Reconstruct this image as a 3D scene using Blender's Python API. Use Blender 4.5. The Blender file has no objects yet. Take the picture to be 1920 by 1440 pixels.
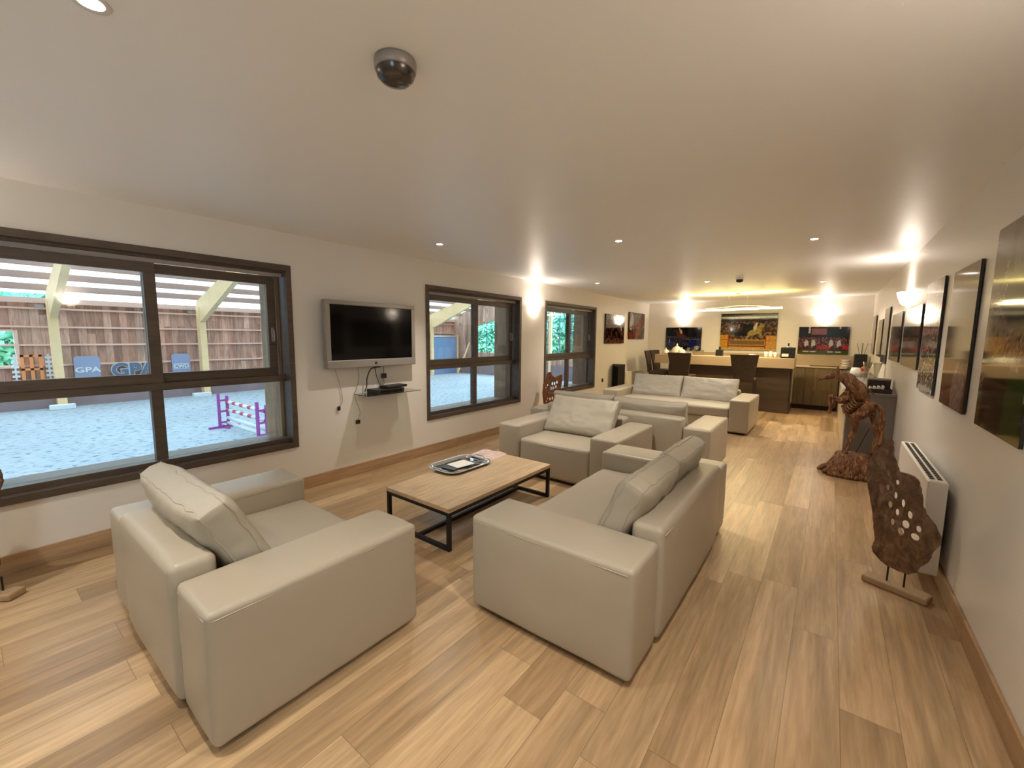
import bpy, bmesh, math, random
from mathutils import Vector, Matrix, noise
PI = math.pi
random.seed(7)
S = bpy.context.scene
C = S.collection
W, D, H = 4.8136, 11.848, 2.5

# ------------------------------------------------------------ camera, world, exposure
cam_d = bpy.data.cameras.new('camera')
cam = bpy.data.objects.new('camera', cam_d)
C.objects.link(cam)
cam_d.sensor_fit = 'HORIZONTAL'
cam_d.sensor_width = 36.0
cam_d.lens = 786.85 / 1920 * 36.0
cam_d.clip_start = 0.05
cam_d.clip_end = 200
_r = Vector((0.79705937, 0.6038254, 0.00955209))
_u = Vector((-0.07587976, 0.08444551, 0.99353471))
_f = Vector((-0.59911486, 0.79263096, -0.11312621))
cam.matrix_world = Matrix(((_r.x, _u.x, -_f.x, 4.14466), (_r.y, _u.y, -_f.y, 0.0), (_r.z, _u.z, -_f.z, 1.55976), (0, 0, 0, 1)))
S.camera = cam
S.view_settings.view_transform = 'Standard'
S.view_settings.look = 'None'
S.view_settings.gamma = 1.0
S.view_settings.use_curve_mapping = False
S.view_settings.exposure = 0.64
world = bpy.data.worlds.new('sky')
S.world = world
world.use_nodes = True
bg = world.node_tree.nodes['Background']
bg.inputs[0].default_value = (0.66, 0.86, 1.0, 1)
bg.inputs[1].default_value = 5.8
S.cycles.max_bounces = 8
S.cycles.diffuse_bounces = 5
S.cycles.glossy_bounces = 4
S.cycles.transparent_max_bounces = 12
S.cycles.transmission_bounces = 6
S.cycles.sample_clamp_indirect = 6.0
S.cycles.caustics_reflective = False
S.cycles.caustics_refractive = False
S.cycles.use_denoising = True
SPOT_W = 36.0
SCONCE_W = 8.0
BAR_W = 12.0

# ------------------------------------------------------------ materials
class NT:
    def __init__(s, name):
        s.m = bpy.data.materials.new(name); s.m.use_nodes = True
        s.t = s.m.node_tree; s.b = s.t.nodes['Principled BSDF']; s.out = s.t.nodes['Material Output']
    def n(s, typ, **kw):
        nd = s.t.nodes.new(typ)
        for k, v in kw.items(): setattr(nd, k, v)
        return nd
    def l(s, a, b): s.t.links.new(a, b)
    def val(s, sock, v):
        if hasattr(v, 'is_output'): s.l(v, sock)
        else: sock.default_value = v
    def math(s, op, a, b=None, c=None):
        nd = s.n('ShaderNodeMath', operation=op)
        s.val(nd.inputs[0], a)
        if b is not None: s.val(nd.inputs[1], b)
        if c is not None: s.val(nd.inputs[2], c)
        return nd.outputs[0]
    def coord(s): return s.n('ShaderNodeTexCoord').outputs['Object']
    def mapping(s, sc=(1, 1, 1), rot=(0, 0, 0), src=None):
        mp = s.n('ShaderNodeMapping'); s.l(src or s.coord(), mp.inputs[0])
        mp.inputs['Scale'].default_value = sc; mp.inputs['Rotation'].default_value = rot
        return mp.outputs[0]
    def noise(s, vec, scale=5, detail=3, rough=.5, dist=0):
        nd = s.n('ShaderNodeTexNoise'); s.l(vec, nd.inputs['Vector'])
        nd.inputs['Scale'].default_value = scale; nd.inputs['Detail'].default_value = detail
        nd.inputs['Roughness'].default_value = rough; nd.inputs['Distortion'].default_value = dist
        return nd.outputs['Fac']
    def ramp(s, fac, stops):
        nd = s.n('ShaderNodeValToRGB'); s.l(fac, nd.inputs[0])
        el = nd.color_ramp.elements
        while len(el) < len(stops): el.new(0.5)
        for e, (p, c) in zip(el, stops):
            e.position = p; e.color = (*c, 1)
        return nd.outputs[0]
    def mix(s, fac, a, b, typ='MIX'):
        nd = s.n('ShaderNodeMix', data_type='RGBA', blend_type=typ)
        s.val(nd.inputs[0], fac)
        for i, v in ((6, a), (7, b)):
            if hasattr(v, 'is_output'): s.l(v, nd.inputs[i])
            else: nd.inputs[i].default_value = (*v, 1)
        return nd.outputs[2]
    def bump(s, h, strength=.2, dist=.01):
        nd = s.n('ShaderNodeBump'); nd.inputs['Strength'].default_value = strength
        nd.inputs['Distance'].default_value = dist
        s.l(h, nd.inputs['Height']); s.l(nd.outputs[0], s.b.inputs['Normal'])
    def set(s, base=None, rough=None, metal=None, spec=None, coat=None):
        if base is not None:
            if hasattr(base, 'is_output'): s.l(base, s.b.inputs['Base Color'])
            else: s.b.inputs['Base Color'].default_value = (*base, 1)
        if rough is not None: s.val(s.b.inputs['Roughness'], rough)
        if metal is not None: s.b.inputs['Metallic'].default_value = metal
        if spec is not None: s.b.inputs['Specular IOR Level'].default_value = spec
        if coat is not None:
            s.b.inputs['Coat Weight'].default_value = coat; s.b.inputs['Coat Roughness'].default_value = .04
        return s.m

def simple(name, col, rough=.5, metal=0, spec=.5, var=.06, scale=18, bump=0, coat=None):
    t = NT(name)
    v = t.coord()
    nz = t.noise(v, scale, 3)
    c = t.mix(nz, tuple(x * (1 - var) for x in col), tuple(min(1, x * (1 + var)) for x in col))
    if bump: t.bump(t.noise(v, scale * 8, 2), bump, .003)
    return t.set(c, rough, metal, spec, coat)

def emit(name, col, strength, base=(.9, .9, .9)):
    t = NT(name); t.set(base, .4)
    t.b.inputs['Emission Color'].default_value = (*col, 1)
    t.b.inputs['Emission Strength'].default_value = strength
    return t.m

def planks(name, cols, width, length, axis_len='y', axis_w='x', gap=.004, rough=.4, grain=(18, 1.2, 18), seamdark=.45, spec=.5, blotch=.25, bump=.25, axis_x=None):
    t = NT(name)
    sep = t.n('ShaderNodeSeparateXYZ'); t.l(t.coord(), sep.inputs[0])
    ax = {'x': sep.outputs[0], 'y': sep.outputs[1], 'z': sep.outputs[2]}
    a = t.math('DIVIDE', ax[axis_w], width)
    row = t.math('FLOOR', a)
    wn = t.n('ShaderNodeTexWhiteNoise', noise_dimensions='1D'); t.l(row, wn.inputs['W'])
    off = t.math('MULTIPLY', wn.outputs['Value'], 7.3)
    b = t.math('ADD', t.math('DIVIDE', ax[axis_len], length), off)
    col = t.math('FLOOR', b)
    cmb = t.n('ShaderNodeCombineXYZ'); t.l(row, cmb.inputs[0]); t.l(col, cmb.inputs[1])
    w2 = t.n('ShaderNodeTexWhiteNoise', noise_dimensions='3D'); t.l(cmb.outputs[0], w2.inputs['Vector'])
    base = t.ramp(w2.outputs['Value'], [(i / (len(cols) - 1), c) for i, c in enumerate(cols)])
    # grain, shifted per plank
    sc = t.n('ShaderNodeVectorMath', operation='MULTIPLY'); t.l(w2.outputs['Color'], sc.inputs[0]); sc.inputs[1].default_value = (9, 9, 9)
    ad = t.n('ShaderNodeVectorMath', operation='ADD'); t.l(t.coord(), ad.inputs[0]); t.l(sc.outputs[0], ad.inputs[1])
    g = t.noise(t.mapping(grain, src=ad.outputs[0]), 3.0, 5, .6, .4)
    g2 = t.noise(t.mapping(tuple(x * .25 for x in grain), src=ad.outputs[0]), 2.2, 4, .6, .8)
    gr = t.ramp(g, [(.3, (.72, .68, .62)), (.65, (1.08, 1.08, 1.08))])
    c = t.mix(.75, base, gr, 'MULTIPLY')
    bl = t.ramp(g2, [(.35, (1 - blotch,) * 3), (.6, (1.06, 1.05, 1.04))])
    c = t.mix(.9, c, bl, 'MULTIPLY')
    fa = t.math('FRACT', a); fb = t.math('FRACT', b)
    ea = t.math('MINIMUM', fa, t.math('SUBTRACT', 1.0, fa))
    eb = t.math('MINIMUM', fb, t.math('SUBTRACT', 1.0, fb))
    sa = t.math('LESS_THAN', t.math('MULTIPLY', ea, width), gap * .5)
    sb = t.math('LESS_THAN', t.math('MULTIPLY', eb, length), gap * .5)
    seam = t.math('MAXIMUM', sa, sb)
    c = t.mix(t.math('MULTIPLY', seam, 1 - seamdark), c, (.05, .03, .02))
    hgt = t.math('SUBTRACT', t.math('MULTIPLY', g, .3), seam)
    t.bump(hgt, bump, .002)
    r = t.math('ADD', t.math('MULTIPLY', g2, .15), rough - .07)
    return t.set(c, r, spec=spec)

M = {}
M['wall'] = simple('wall_paint', (.82, .78, .72), .34, spec=.45, var=.015, scale=3, bump=.03)
M['ceiling'] = simple('ceiling_paint', (.91, .915, .92), .42, spec=.35, var=.012, scale=2)
M['floor'] = planks('oak_floor', [(.52, .36, .205), (.40, .265, .145), (.63, .45, .265), (.47, .32, .18), (.345, .225, .12)], .195, 1.55, rough=.31, gap=.003, seamdark=.55, blotch=.3)
M['skirt'] = planks('oak_skirting', [(.44, .28, .15), (.50, .33, .19)], .5, 2.4, rough=.45, grain=(10, 1.5, 30))
M['frame'] = planks('grey_brown_window_wood', [(.085, .062, .048), (.11, .08, .062)], .7, 3, rough=.4, grain=(10, 2, 20), gap=0)
M['blindrail'] = simple('pale_rail', (.42, .37, .33), .5)
M['clad'] = planks('brown_cladding', [(.20, .12, .08), (.26, .17, .11), (.16, .10, .07)], .25, 2.2, axis_len='z', axis_w='x', rough=.7, grain=(14, 14, 1.5))
M['reveal'] = planks('pale_reveal_wood', [(.45, .33, .22), (.38, .27, .18)], .3, 3, axis_len='z', axis_w='x', rough=.7, grain=(14, 14, 1.5), gap=0)
M['sillboard'] = simple('grey_sill_board', (.30, .27, .25), .7, var=.15)
M['leather'] = simple('cream_leather', (.42, .37, .29), .38, spec=.45, var=.035, scale=7, bump=.12)
M['cushion'] = simple('cream_cushion_leather', (.43, .39, .315), .43, spec=.4, var=.05, scale=9, bump=.15)
M['plinth'] = simple('dark_plinth', (.03, .02, .015), .7)
M['steel'] = simple('black_steel', (.012, .012, .014), .45, metal=.3)
M['tabletop'] = planks('table_oak', [(.56, .41, .25), (.60, .44, .27)], .4, 3, rough=.5, grain=(30, 2.2, 30), gap=0)
M['chrome'] = simple('chrome', (.85, .85, .86), .08, metal=1, var=.01)
M['brushed'] = simple('silver_plastic', (.36, .34, .32), .35, metal=.5, var=.02)
M['screen'] = simple('black_screen', (.003, .003, .003), .08, spec=.22, var=0)
M['blackp'] = simple('black_plastic', (.012, .012, .013), .35, var=.1)
M['white'] = simple('white_ceramic', (.85, .83, .78), .25, var=.01)
M['whitemetal'] = simple('white_enamel', (.80, .76, .69), .35, var=.01)
M['slot'] = simple('dark_slot', (.04, .035, .03), .8)
M['paper'] = simple('white_paper', (.8, .78, .76), .6, var=.1, scale=30)
M['pinkpaper'] = simple('pink_magazine', (.62, .45, .40), .4, var=.5, scale=22)
M['red'] = simple('red_plastic', (.5, .03, .02), .35)
M['barfront'] = planks('dark_bar_wood', [(.055, .036, .022), (.08, .055, .034), (.065, .042, .028)], .24, 2.6, axis_len='x', axis_w='z', rough=.5, grain=(1.4, 20, 24), gap=.003)
M['cabwood'] = planks('olive_grey_oak', [(.20, .15, .085), (.17, .125, .07), (.24, .18, .10)], .3, 2.6, axis_len='z', axis_w='x', rough=.5, grain=(20, 20, 1.3), gap=0)
M['conswood'] = simple('grey_console', (.20, .17, .155), .5, var=.1, scale=8)
M['slab'] = simple('beige_stone_slab', (.50, .39, .27), .4, var=.05, scale=12)
M['worktop'] = simple('cream_worktop', (.62, .53, .40), .3, var=.03)
M['alu'] = simple('brushed_aluminium', (.6, .58, .56), .35, metal=.6)
M['wicker'] = planks('brown_wicker', [(.055, .034, .02), (.075, .048, .03)], .022, .06, axis_len='x', axis_w='z', rough=.6, grain=(20, 20, 20), gap=.006, bump=.8)
M['stoolwood'] = simple('dark_stool_wood', (.03, .018, .012), .4)
t = NT('carved_root_wood')
v = t.coord()
g = t.noise(t.mapping((9, 9, 2.2)), 4, 6, .65, 1.2)
M['root'] = None
c = t.ramp(g, [(.32, (.035, .012, .005)), (.5, (.17, .065, .022)), (.66, (.40, .20, .08))])
t.bump(g, .9, .02); M['root'] = t.set(c, .5)
t = NT('grey_brown_root_board')
g = t.noise(t.mapping((5, 5, 3)), 5, 6, .65, .9)
c = t.ramp(g, [(.30, (.045, .018, .007)), (.5, (.15, .075, .036)), (.7, (.27, .17, .10))])
t.bump(g, .6, .012); M['board'] = t.set(c, .5)
t = NT('orange_carved_board')
g = t.noise(t.mapping((5, 5, 3)), 5, 5, .6, .9)
c = t.ramp(g, [(.3, (.16, .05, .012)), (.7, (.34, .12, .035))])
t.bump(g, .4, .01); M['board2'] = t.set(c, .35)
M['basewood'] = simple('pale_base_wood', (.36, .24, .13), .6, var=.15)
M['iron'] = simple('dark_iron', (.03, .022, .018), .5, metal=.5)
M['glow'] = emit('frosted_lit_glass', (1, .84, .66), 9)
M['spotglow'] = emit('lit_spot_lens', (1, .90, .75), 40)
M['beamglow'] = emit('lit_bar_diffuser', (1, .86, .50), 9)
M['ring'] = simple('white_spot_ring', (.75, .72, .68), .3)
M['dome'] = simple('grey_steel_dome', (.10, .09, .085), .22, metal=.8, var=.05)
M['domebase'] = simple('grey_dome_base', (.30, .27, .25), .4, metal=.3)
# glass
def glassmat(name, tint=(1, 1, 1), refl=1.0):
    t = NT(name); t.t.nodes.remove(t.b)
    tr = t.n('ShaderNodeBsdfTransparent'); tr.inputs[0].default_value = (*tint, 1)
    gl = t.n('ShaderNodeBsdfGlossy'); gl.inputs['Roughness'].default_value = .0
    ge = t.n('ShaderNodeNewGeometry'); dp = t.n('ShaderNodeVectorMath', operation='DOT_PRODUCT')
    t.l(ge.outputs['Incoming'], dp.inputs[0]); t.l(ge.outputs['Normal'], dp.inputs[1])
    k = t.math('POWER', t.math('SUBTRACT', 1.0, t.math('ABSOLUTE', dp.outputs['Value'])), 5.0)
    frs = t.math('MULTIPLY_ADD', k, .96, .04)
    mx = t.n('ShaderNodeMixShader')
    t.l(t.math('MULTIPLY', frs, refl), mx.inputs[0])
    t.l(tr.outputs[0], mx.inputs[1]); t.l(gl.outputs[0], mx.inputs[2]); t.l(mx.outputs[0], t.out.inputs[0])
    return t.m
M['glass'] = glassmat('window_glass', (.97, .99, .98))
M['shelfglass'] = glassmat('shelf_glass', (.55, .62, .55), 1.5)
M['clearglass'] = glassmat('clear_glass', (.86, .86, .82), 2.5)
# arena
t = NT('arena_sand')
g = t.noise(t.mapping((2.4, 1.5, 1)), 4.2, 4, .6); g1 = t.noise(t.mapping((1, 1, 1)), .35, 2)
c = t.ramp(g, [(.34, (.11, .14, .17)), (.40, (.35, .42, .48)), (.52, (.46, .52, .57))])
c = t.mix(.5, c, t.ramp(g1, [(.3, (.75, .75, .75)), (.7, (1, 1, 1))]), 'MULTIPLY')
t.bump(g, 1.0, .05); M['sand'] = t.set(c, .9)
M['arenawood'] = planks('arena_board_wall', [(.64, .33, .24), (.82, .50, .38), (.46, .22, .15), (.90, .60, .47)], .22, 9, axis_len='z', axis_w='y', rough=.8, grain=(6, 6, .9), gap=.012, blotch=.5)
M['arenawood2'] = planks('arena_end_boards', [(.62, .38, .29), (.74, .48, .38), (.52, .29, .21)], .22, 9, axis_len='z', axis_w='x', rough=.8, grain=(6, 6, .9), gap=.012, blotch=.5)
M['kick'] = simple('dark_kickboard', (.26, .19, .20), .7, var=.2, scale=3)
M['rail'] = simple('pinkish_rail', (.85, .56, .45), .7)
M['glulam'] = simple('yellow_glulam', (.92, .64, .34), .6, var=.1, scale=5)
M['purlin'] = simple('brown_purlin', (.40, .25, .20), .7)
t = NT('translucent_roof_sheet'); t.t.nodes.remove(t.b)
tl = t.n('ShaderNodeBsdfTranslucent'); tl.inputs[0].default_value = (.44, .47, .49, 1)
df = t.n('ShaderNodeBsdfDiffuse'); df.inputs[0].default_value = (.75, .80, .84, 1)
mx = t.n('ShaderNodeMixShader'); mx.inputs[0].default_value = .35
t.l(tl.outputs[0], mx.inputs[1]); t.l(df.outputs[0], mx.inputs[2]); t.l(mx.outputs[0], t.out.inputs[0]); M['roof'] = t.m
M['bluepanel'] = simple('blue_grey_board', (.30, .36, .55), .6)
M['signdark'] = simple('dark_slate_letters', (.09, .14, .22), .6)
M['signwhite'] = simple('white_letters', (.75, .8, .82), .6)
M['signborder'] = simple('pale_letter_edge', (.6, .7, .8), .6)
M['orange'] = simple('orange_paint', (.95, .33, .10), .5)
M['purple'] = simple('purple_paint', (.36, .07, .36), .5)
t = NT('red_white_pole')
sep = t.n('ShaderNodeSeparateXYZ'); t.l(t.coord(), sep.inputs[0])
st = t.math('GREATER_THAN', t.math('FRACT', t.math('MULTIPLY', sep.outputs[0], 2.1)), .55)
M['pole'] = t.set(t.mix(st, (.8, .82, .82), (.55, .05, .10)), .5)
M['door'] = simple('blue_grey_metal_door', (.16, .27, .46), .5)
t = NT('leaf_green')
g = t.noise(t.coord(), 1.3, 4)
M['leaf'] = t.set(t.ramp(g, [(.32, (.03, .20, .13)), (.5, (.16, .56, .42)), (.66, (.45, .88, .75))]), .6)
M['trunk'] = simple('tree_bark', (.10, .07, .05), .8)
t = NT('meadow'); M['meadow'] = t.set(t.ramp(t.noise(t.coord(), 2, 4), [(.3, (.05, .14, .04)), (.7, (.12, .28, .08))]), .9)
t = NT('picture_print')
at = t.n('ShaderNodeAttribute', attribute_name='print'); M['print'] = t.set(at.outputs['Color'], .07, spec=.5)
M['picedge'] = simple('dark_picture_edge', (.02, .018, .016), .4)

# ------------------------------------------------------------ mesh helpers
def bm_new(): return bmesh.new()
def obj(name, bm, mat, parent=None, loc=None, rot=None, smooth=False):
    me = bpy.data.meshes.new(name)
    bmesh.ops.recalc_face_normals(bm, faces=bm.faces)
    bm.to_mesh(me); bm.free()
    if smooth:
        for p in me.polygons: p.use_smooth = True
    me.materials.append(mat)
    o = bpy.data.objects.new(name, me); C.objects.link(o)
    if parent: o.parent = parent
    if loc: o.location = loc
    if rot: o.rotation_euler = rot
    return o
def tag(o, label, cat, group=None):
    o['label'] = label; o['category'] = cat
    if group: o['group'] = group
    return o
def thing(name, label, cat, loc=(0, 0, 0), rz=0, group=None):
    o = bpy.data.objects.new(name, None); C.objects.link(o)
    o.location = loc; o.rotation_euler = (0, 0, rz); o.empty_display_size = .1
    return tag(o, label, cat, group)
def struct(name, bm, mat, smooth=False):
    o = obj(name, bm, mat, smooth=smooth); o['kind'] = 'structure'; return o
def dup(root, loc, rz, label, group=None):
    r = root.copy(); C.objects.link(r); r.location = loc; r.rotation_euler = (0, 0, rz); r['label'] = label
    if group: r['group'] = group
    for ch in list(root.children):
        c = ch.copy(); C.objects.link(c); c.parent = r
        for g in list(ch.children):
            d = g.copy(); C.objects.link(d); d.parent = c
    return r
def box(bm, x0, x1, y0, y1, z0, z1, bev=0, seg=2):
    r = bmesh.ops.create_cube(bm, size=1)
    vs = r['verts']
    for v in vs:
        v.co = Vector(((x0 + x1) / 2 + v.co.x * (x1 - x0), (y0 + y1) / 2 + v.co.y * (y1 - y0), (z0 + z1) / 2 + v.co.z * (z1 - z0)))
    if bev:
        es = list({e for v in vs for e in v.link_edges})
        bmesh.ops.bevel(bm, geom=es, offset=bev, segments=seg, affect='EDGES', profile=.5)
    return bm
def B(*a, **k): return box(bm_new(), *a, **k)
def rbox(bm, x0, x1, y0, y1, z0, z1, r=.03, n=8, puff=(0, 0, 0), wr=0, seed=0):
    """rounded box whose faces swell by puff (x, y, z)"""
    lo, hi = (x0, y0, z0), (x1, y1, z1)
    def axis(a, b):
        q = [0, .12, .3, .55, .8, 1]
        l = [a + r * t for t in q]; m = [a + r + (b - a - 2 * r) * i / n for i in range(1, n)]
        return l + m + [b - r * t for t in reversed(q)]
    A = [axis(lo[i], hi[i]) for i in range(3)]
    cache = {}
    def V(i, j, k):
        key = (i, j, k)
        if key in cache: return cache[key]
        p = Vector((A[0][i], A[1][j], A[2][k]))
        q = Vector([min(max(p[c], lo[c] + r), hi[c] - r) for c in range(3)])
        d = p - q
        if d.length > 1e-9:
            nrm = d.normalized(); p2 = q + nrm * r
        else: nrm = Vector((0, 0, 0)); p2 = p
        uv = [(2 * (p2[c] - lo[c]) / (hi[c] - lo[c]) - 1) for c in range(3)]
        for c in range(3):
            o1, o2 = (c + 1) % 3, (c + 2) % 3
            w = max(0, 1 - uv[o1] ** 4) * max(0, 1 - uv[o2] ** 4)
            p2[c] += puff[c] * w * nrm[c]
        if wr:
            p2 += nrm * wr * noise.noise(Vector((p2.x * 6 + seed, p2.y * 6, p2.z * 6)))
        cache[key] = bm.verts.new(p2); return cache[key]
    nx, ny, nz = [len(a) - 1 for a in A]
    for i in range(nx):
        for j in range(ny):
            for k in (0, nz): bm.faces.new((V(i, j, k), V(i + 1, j, k), V(i + 1, j + 1, k), V(i, j + 1, k)))
    for i in range(nx):
        for k in range(nz):
            for j in (0, ny): bm.faces.new((V(i, j, k), V(i + 1, j, k), V(i + 1, j, k + 1), V(i, j, k + 1)))
    for j in range(ny):
        for k in range(nz):
            for i in (0, nx): bm.faces.new((V(i, j, k), V(i, j + 1, k), V(i, j + 1, k + 1), V(i, j, k + 1)))
    return bm
def smoothpath(P, n=6):
    P = [Vector(p) for p in P]
    if len(P) < 3: return P
    out = []
    for i in range(len(P) - 1):
        a = P[max(0, i - 1)]; b = P[i]; c = P[i + 1]; d = P[min(len(P) - 1, i + 2)]
        for k in range(n):
            t = k / n
            out.append(.5 * ((2 * b) + (c - a) * t + (2 * a - 5 * b + 4 * c - d) * t * t + (3 * b - a - 3 * c + d) * t ** 3))
    out.append(P[-1]); return out
def tube(bm, P, R, seg=8, smooth=0, gnarl=0, seed=0, flat=1.0):
    R = [R] * len(P) if not isinstance(R, (list, tuple)) else list(R)
    if smooth:
        n = smooth; R2 = []
        for i in range(len(R) - 1):
            for k in range(n): R2.append(R[i] + (R[i + 1] - R[i]) * k / n)
        R2.append(R[-1]); R = R2; P = smoothpath(P, n)
    P = [Vector(p) for p in P]
    rings = []; ref = Vector((0, 0, 1))
    for i, p in enumerate(P):
        d = (P[min(i + 1, len(P) - 1)] - P[max(i - 1, 0)])
        if d.length < 1e-9: d = Vector((0, 0, 1))
        d.normalize()
        if i == 0:
            if abs(d.z) > .9: ref = Vector((1, 0, 0))
        s = d.cross(ref)
        if s.length < 1e-4: s = d.orthogonal()
        s.normalize(); t = s.cross(d).normalized(); ref = t
        ring = []
        for k in range(seg):
            a = 2 * PI * k / seg
            q = s * math.cos(a) + t * math.sin(a) * flat
            rr = R[i]
            if gnarl: rr *= 1 + gnarl * noise.noise(Vector((p.x * 22 + seed, p.y * 22 + math.cos(a) * 1.3, p.z * 22 + math.sin(a) * 1.3))) * 1.6
            ring.append(bm.verts.new(p + q * rr))
        rings.append(ring)
    for a, b in zip(rings, rings[1:]):
        for k in range(seg): bm.faces.new((a[k], a[(k + 1) % seg], b[(k + 1) % seg], b[k]))
    bm.faces.new(rings[0][::-1]); bm.faces.new(rings[-1])
    return bm
def lathe(bm, prof, seg=24, cx=0, cy=0, cz=0, a0=0, a1=2 * PI, closed=True):
    rings = []
    n = seg if closed else seg + 1
    for r, z in prof:
        rings.append([bm.verts.new((cx + r * math.cos(a0 + (a1 - a0) * k / seg), cy + r * math.sin(a0 + (a1 - a0) * k / seg), cz + z)) for k in range(n)])
    for a, b in zip(rings, rings[1:]):
        for k in range(seg):
            q = (a[k], a[(k + 1) % n], b[(k + 1) % n], b[k])
            try: bm.faces.new(q)
            except ValueError: pass
    bmesh.ops.remove_doubles(bm, verts=[v for rg in rings for v in rg], dist=1e-5)
    return bm
def prism(bm, poly, fn, holes=(), depth=.03):
    """extrude a polygon (with holes) given in 2d; fn maps (u, v, w) to 3d"""
    loops = [poly] + list(holes)
    edges = []
    for L in loops:
        vs = [bm.verts.new((u, v, 0)) for u, v in L]
        edges += [bm.edges.new((vs[i], vs[(i + 1) % len(vs)])) for i in range(len(vs))]
    bmesh.ops.triangle_fill(bm, use_beauty=True, edges=edges)
    ext = bmesh.ops.extrude_face_region(bm, geom=list(bm.faces))
    nv = {v for v in ext['geom'] if isinstance(v, bmesh.types.BMVert)}
    for v in bm.verts:
        w = depth if v in nv else 0
        v.co = Vector(fn(v.co.x, v.co.y, w))
    return bm

# ------------------------------------------------------------ room shell
YB = -3.2
struct('floor', B(-.15, W + .15, YB - .15, D + .15, -.12, 0), M['floor'])
struct('ceiling', B(-.15, W + .15, YB - .15, D + .15, H, H + .12), M['ceiling'])
bm = bm_new()
for a, b, c, d in ((YB, -2.7, 0, H), (-1.5, D, 0, H), (-2.7, -1.5, 0, .8), (-2.7, -1.5, 2.2, H)): box(bm, W, W + .15, a, b, c, d)  # opening cut for the added daylight window behind the camera
struct('wall_right', bm, M['wall'])
struct('wall_back', B(-.15, W + .15, D, D + .15, 0, H), M['wall'])
struct('wall_front', B(-.15, W + .15, YB - .15, YB, 0, H), M['wall'])
bm = bm_new()
for a, b, c, d in ((-2.7, -1.5, .8, .86), (-2.7, -1.5, 2.14, 2.2), (-2.7, -2.64, .86, 2.14), (-1.56, -1.5, .86, 2.14)): box(bm, W + .02, W + .1, a, b, c, d)
w6 = struct('window_6', bm, M['frame'])  # added unseen window, put in to let fill daylight into the room
obj('pane', B(W + .055, W + .06, -2.64, -1.56, .86, 2.14), M['glass'], w6)
WIN = [(-.10, 1.973), (3.645, 5.711), (6.445, 8.509)]
WZ0, WZ1 = .45, 2.20
def wall_with_openings(x0, x1, y0, y1, z0, z1, ops):
    bm = bm_new(); ys = y0
    for a, b in ops:
        box(bm, x0, x1, ys, a, z0, z1); box(bm, x0, x1, a, b, z0, WZ0); box(bm, x0, x1, a, b, WZ1, z1); ys = b
    box(bm, x0, x1, ys, y1, z0, z1)
    return bm
struct('wall_left', wall_with_openings(-.16, 0, YB, D, 0, H, WIN), M['wall'])
struct('wall_outside', wall_with_openings(-.50, -.16, -8, 21.1, -1.0, 2.62, [(a + .03, b - .03) for a, b in WIN]), M['clad'])
def skirting(name, x0, x1, y0, y1):
    struct(name, B(x0, x1, y0, y1, 0, .1225, bev=.004), M['skirt'])
skirting('baseboard_left', 0, .016, YB, D)
skirting('baseboard_right', W - .016, W, YB, D)
skirting('baseboard_front', .02, W - .02, YB, YB + .016)

def window(i, y0, y1):
    ym = (y0 + y1) / 2
    bm = bm_new()
    # flush trim and lining
    t = .05
    for a, b, c, d in ((y0, y1, WZ1 - t, WZ1), (y0, y1, WZ0, WZ0 + t), (y0, y0 + t, WZ0 + t, WZ1 - t), (y1 - t, y1, WZ0 + t, WZ1 - t)):
        box(bm, -.15, .016, a, b, c, d)
    for a, b, c, d in ((y0 + t, y1 - t, WZ0 + t, WZ0 + t + .045), (y0 + t, y1 - t, WZ1 - t - .02, WZ1 - t)):
        box(bm, -.15, -.05, a, b, c, d)
    # transom and lower divider
    box(bm, -.15, -.07, y0 + t, y1 - t, 1.105, 1.165, bev=.003)
    box(bm, -.15, -.085, ym - .04, ym + .035, WZ0 + t, 1.12, bev=.003)
    root = struct('window_%d' % i, bm, M['frame'])
    root['label'] = 'grey brown wooden window'
    def sash(a, b, x0, x1, hy):
        z0, z1 = 1.165, 2.095
        bm = bm_new(); s = .075
        box(bm, x0, x1, a, a + s, z0, z1, bev=.003); box(bm, x0, x1, b - s, b, z0, z1, bev=.003)
        box(bm, x0, x1, a + s, b - s, z0, z0 + s, bev=.003); box(bm, x0, x1, a + s, b - s, z1 - s, z1, bev=.003)
        sh = obj('sash', bm, M['frame'], root)
        g = obj('pane', B(x0 + .012, x0 + .016, a + s, b - s, z0 + s, z1 - s), M['glass'], sh)
        bm = bm_new(); box(bm, x1, x1 + .008, hy - .012, hy + .012, 1.49, 1.62, bev=.003)
        tube(bm, [(x1, hy, 1.6), (x1 + .035, hy, 1.59), (x1 + .035, hy, 1.5), (x1, hy, 1.49)], .007, 6, smooth=3)
        h = obj('handle', bm, M['brushed'], sh, smooth=True)
    sash(y0 + .05, ym + .04, -.098, -.062, y0 + .085)
    sash(ym - .035, y1 - .1, -.145, -.108, y1 - .14)
    obj('window_rail', B(-.10, -.075, y0 + .05, y1 - .05, 2.10, 2.128), M['blindrail'], root)
    obj('pane', B(-.135, -.131, y0 + t, ym - .04, WZ0 + t + .045, 1.11), M['glass'], root)
    obj('pane', B(-.135, -.131, ym + .035, y1 - t, WZ0 + t + .045, 1.11), M['glass'], root)
    # outside reveal
    obj('sill_board', B(-.56, -.16, y0 + .03, y1 - .03, WZ0 + .0, WZ0 + .045), M['sillboard'], root)
    bm = bm_new(); box(bm, -.505, -.16, y1 - .075, y1 - .03, WZ0 + .045, WZ1); box(bm, -.505, -.16, y0 + .03, y0 + .075, WZ0 + .045, WZ1)
    obj('reveal_boards', bm, M['reveal'] if i == 1 else M['clad'], root)
for i, (a, b) in enumerate(WIN): window(i + 1, a, b)

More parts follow.
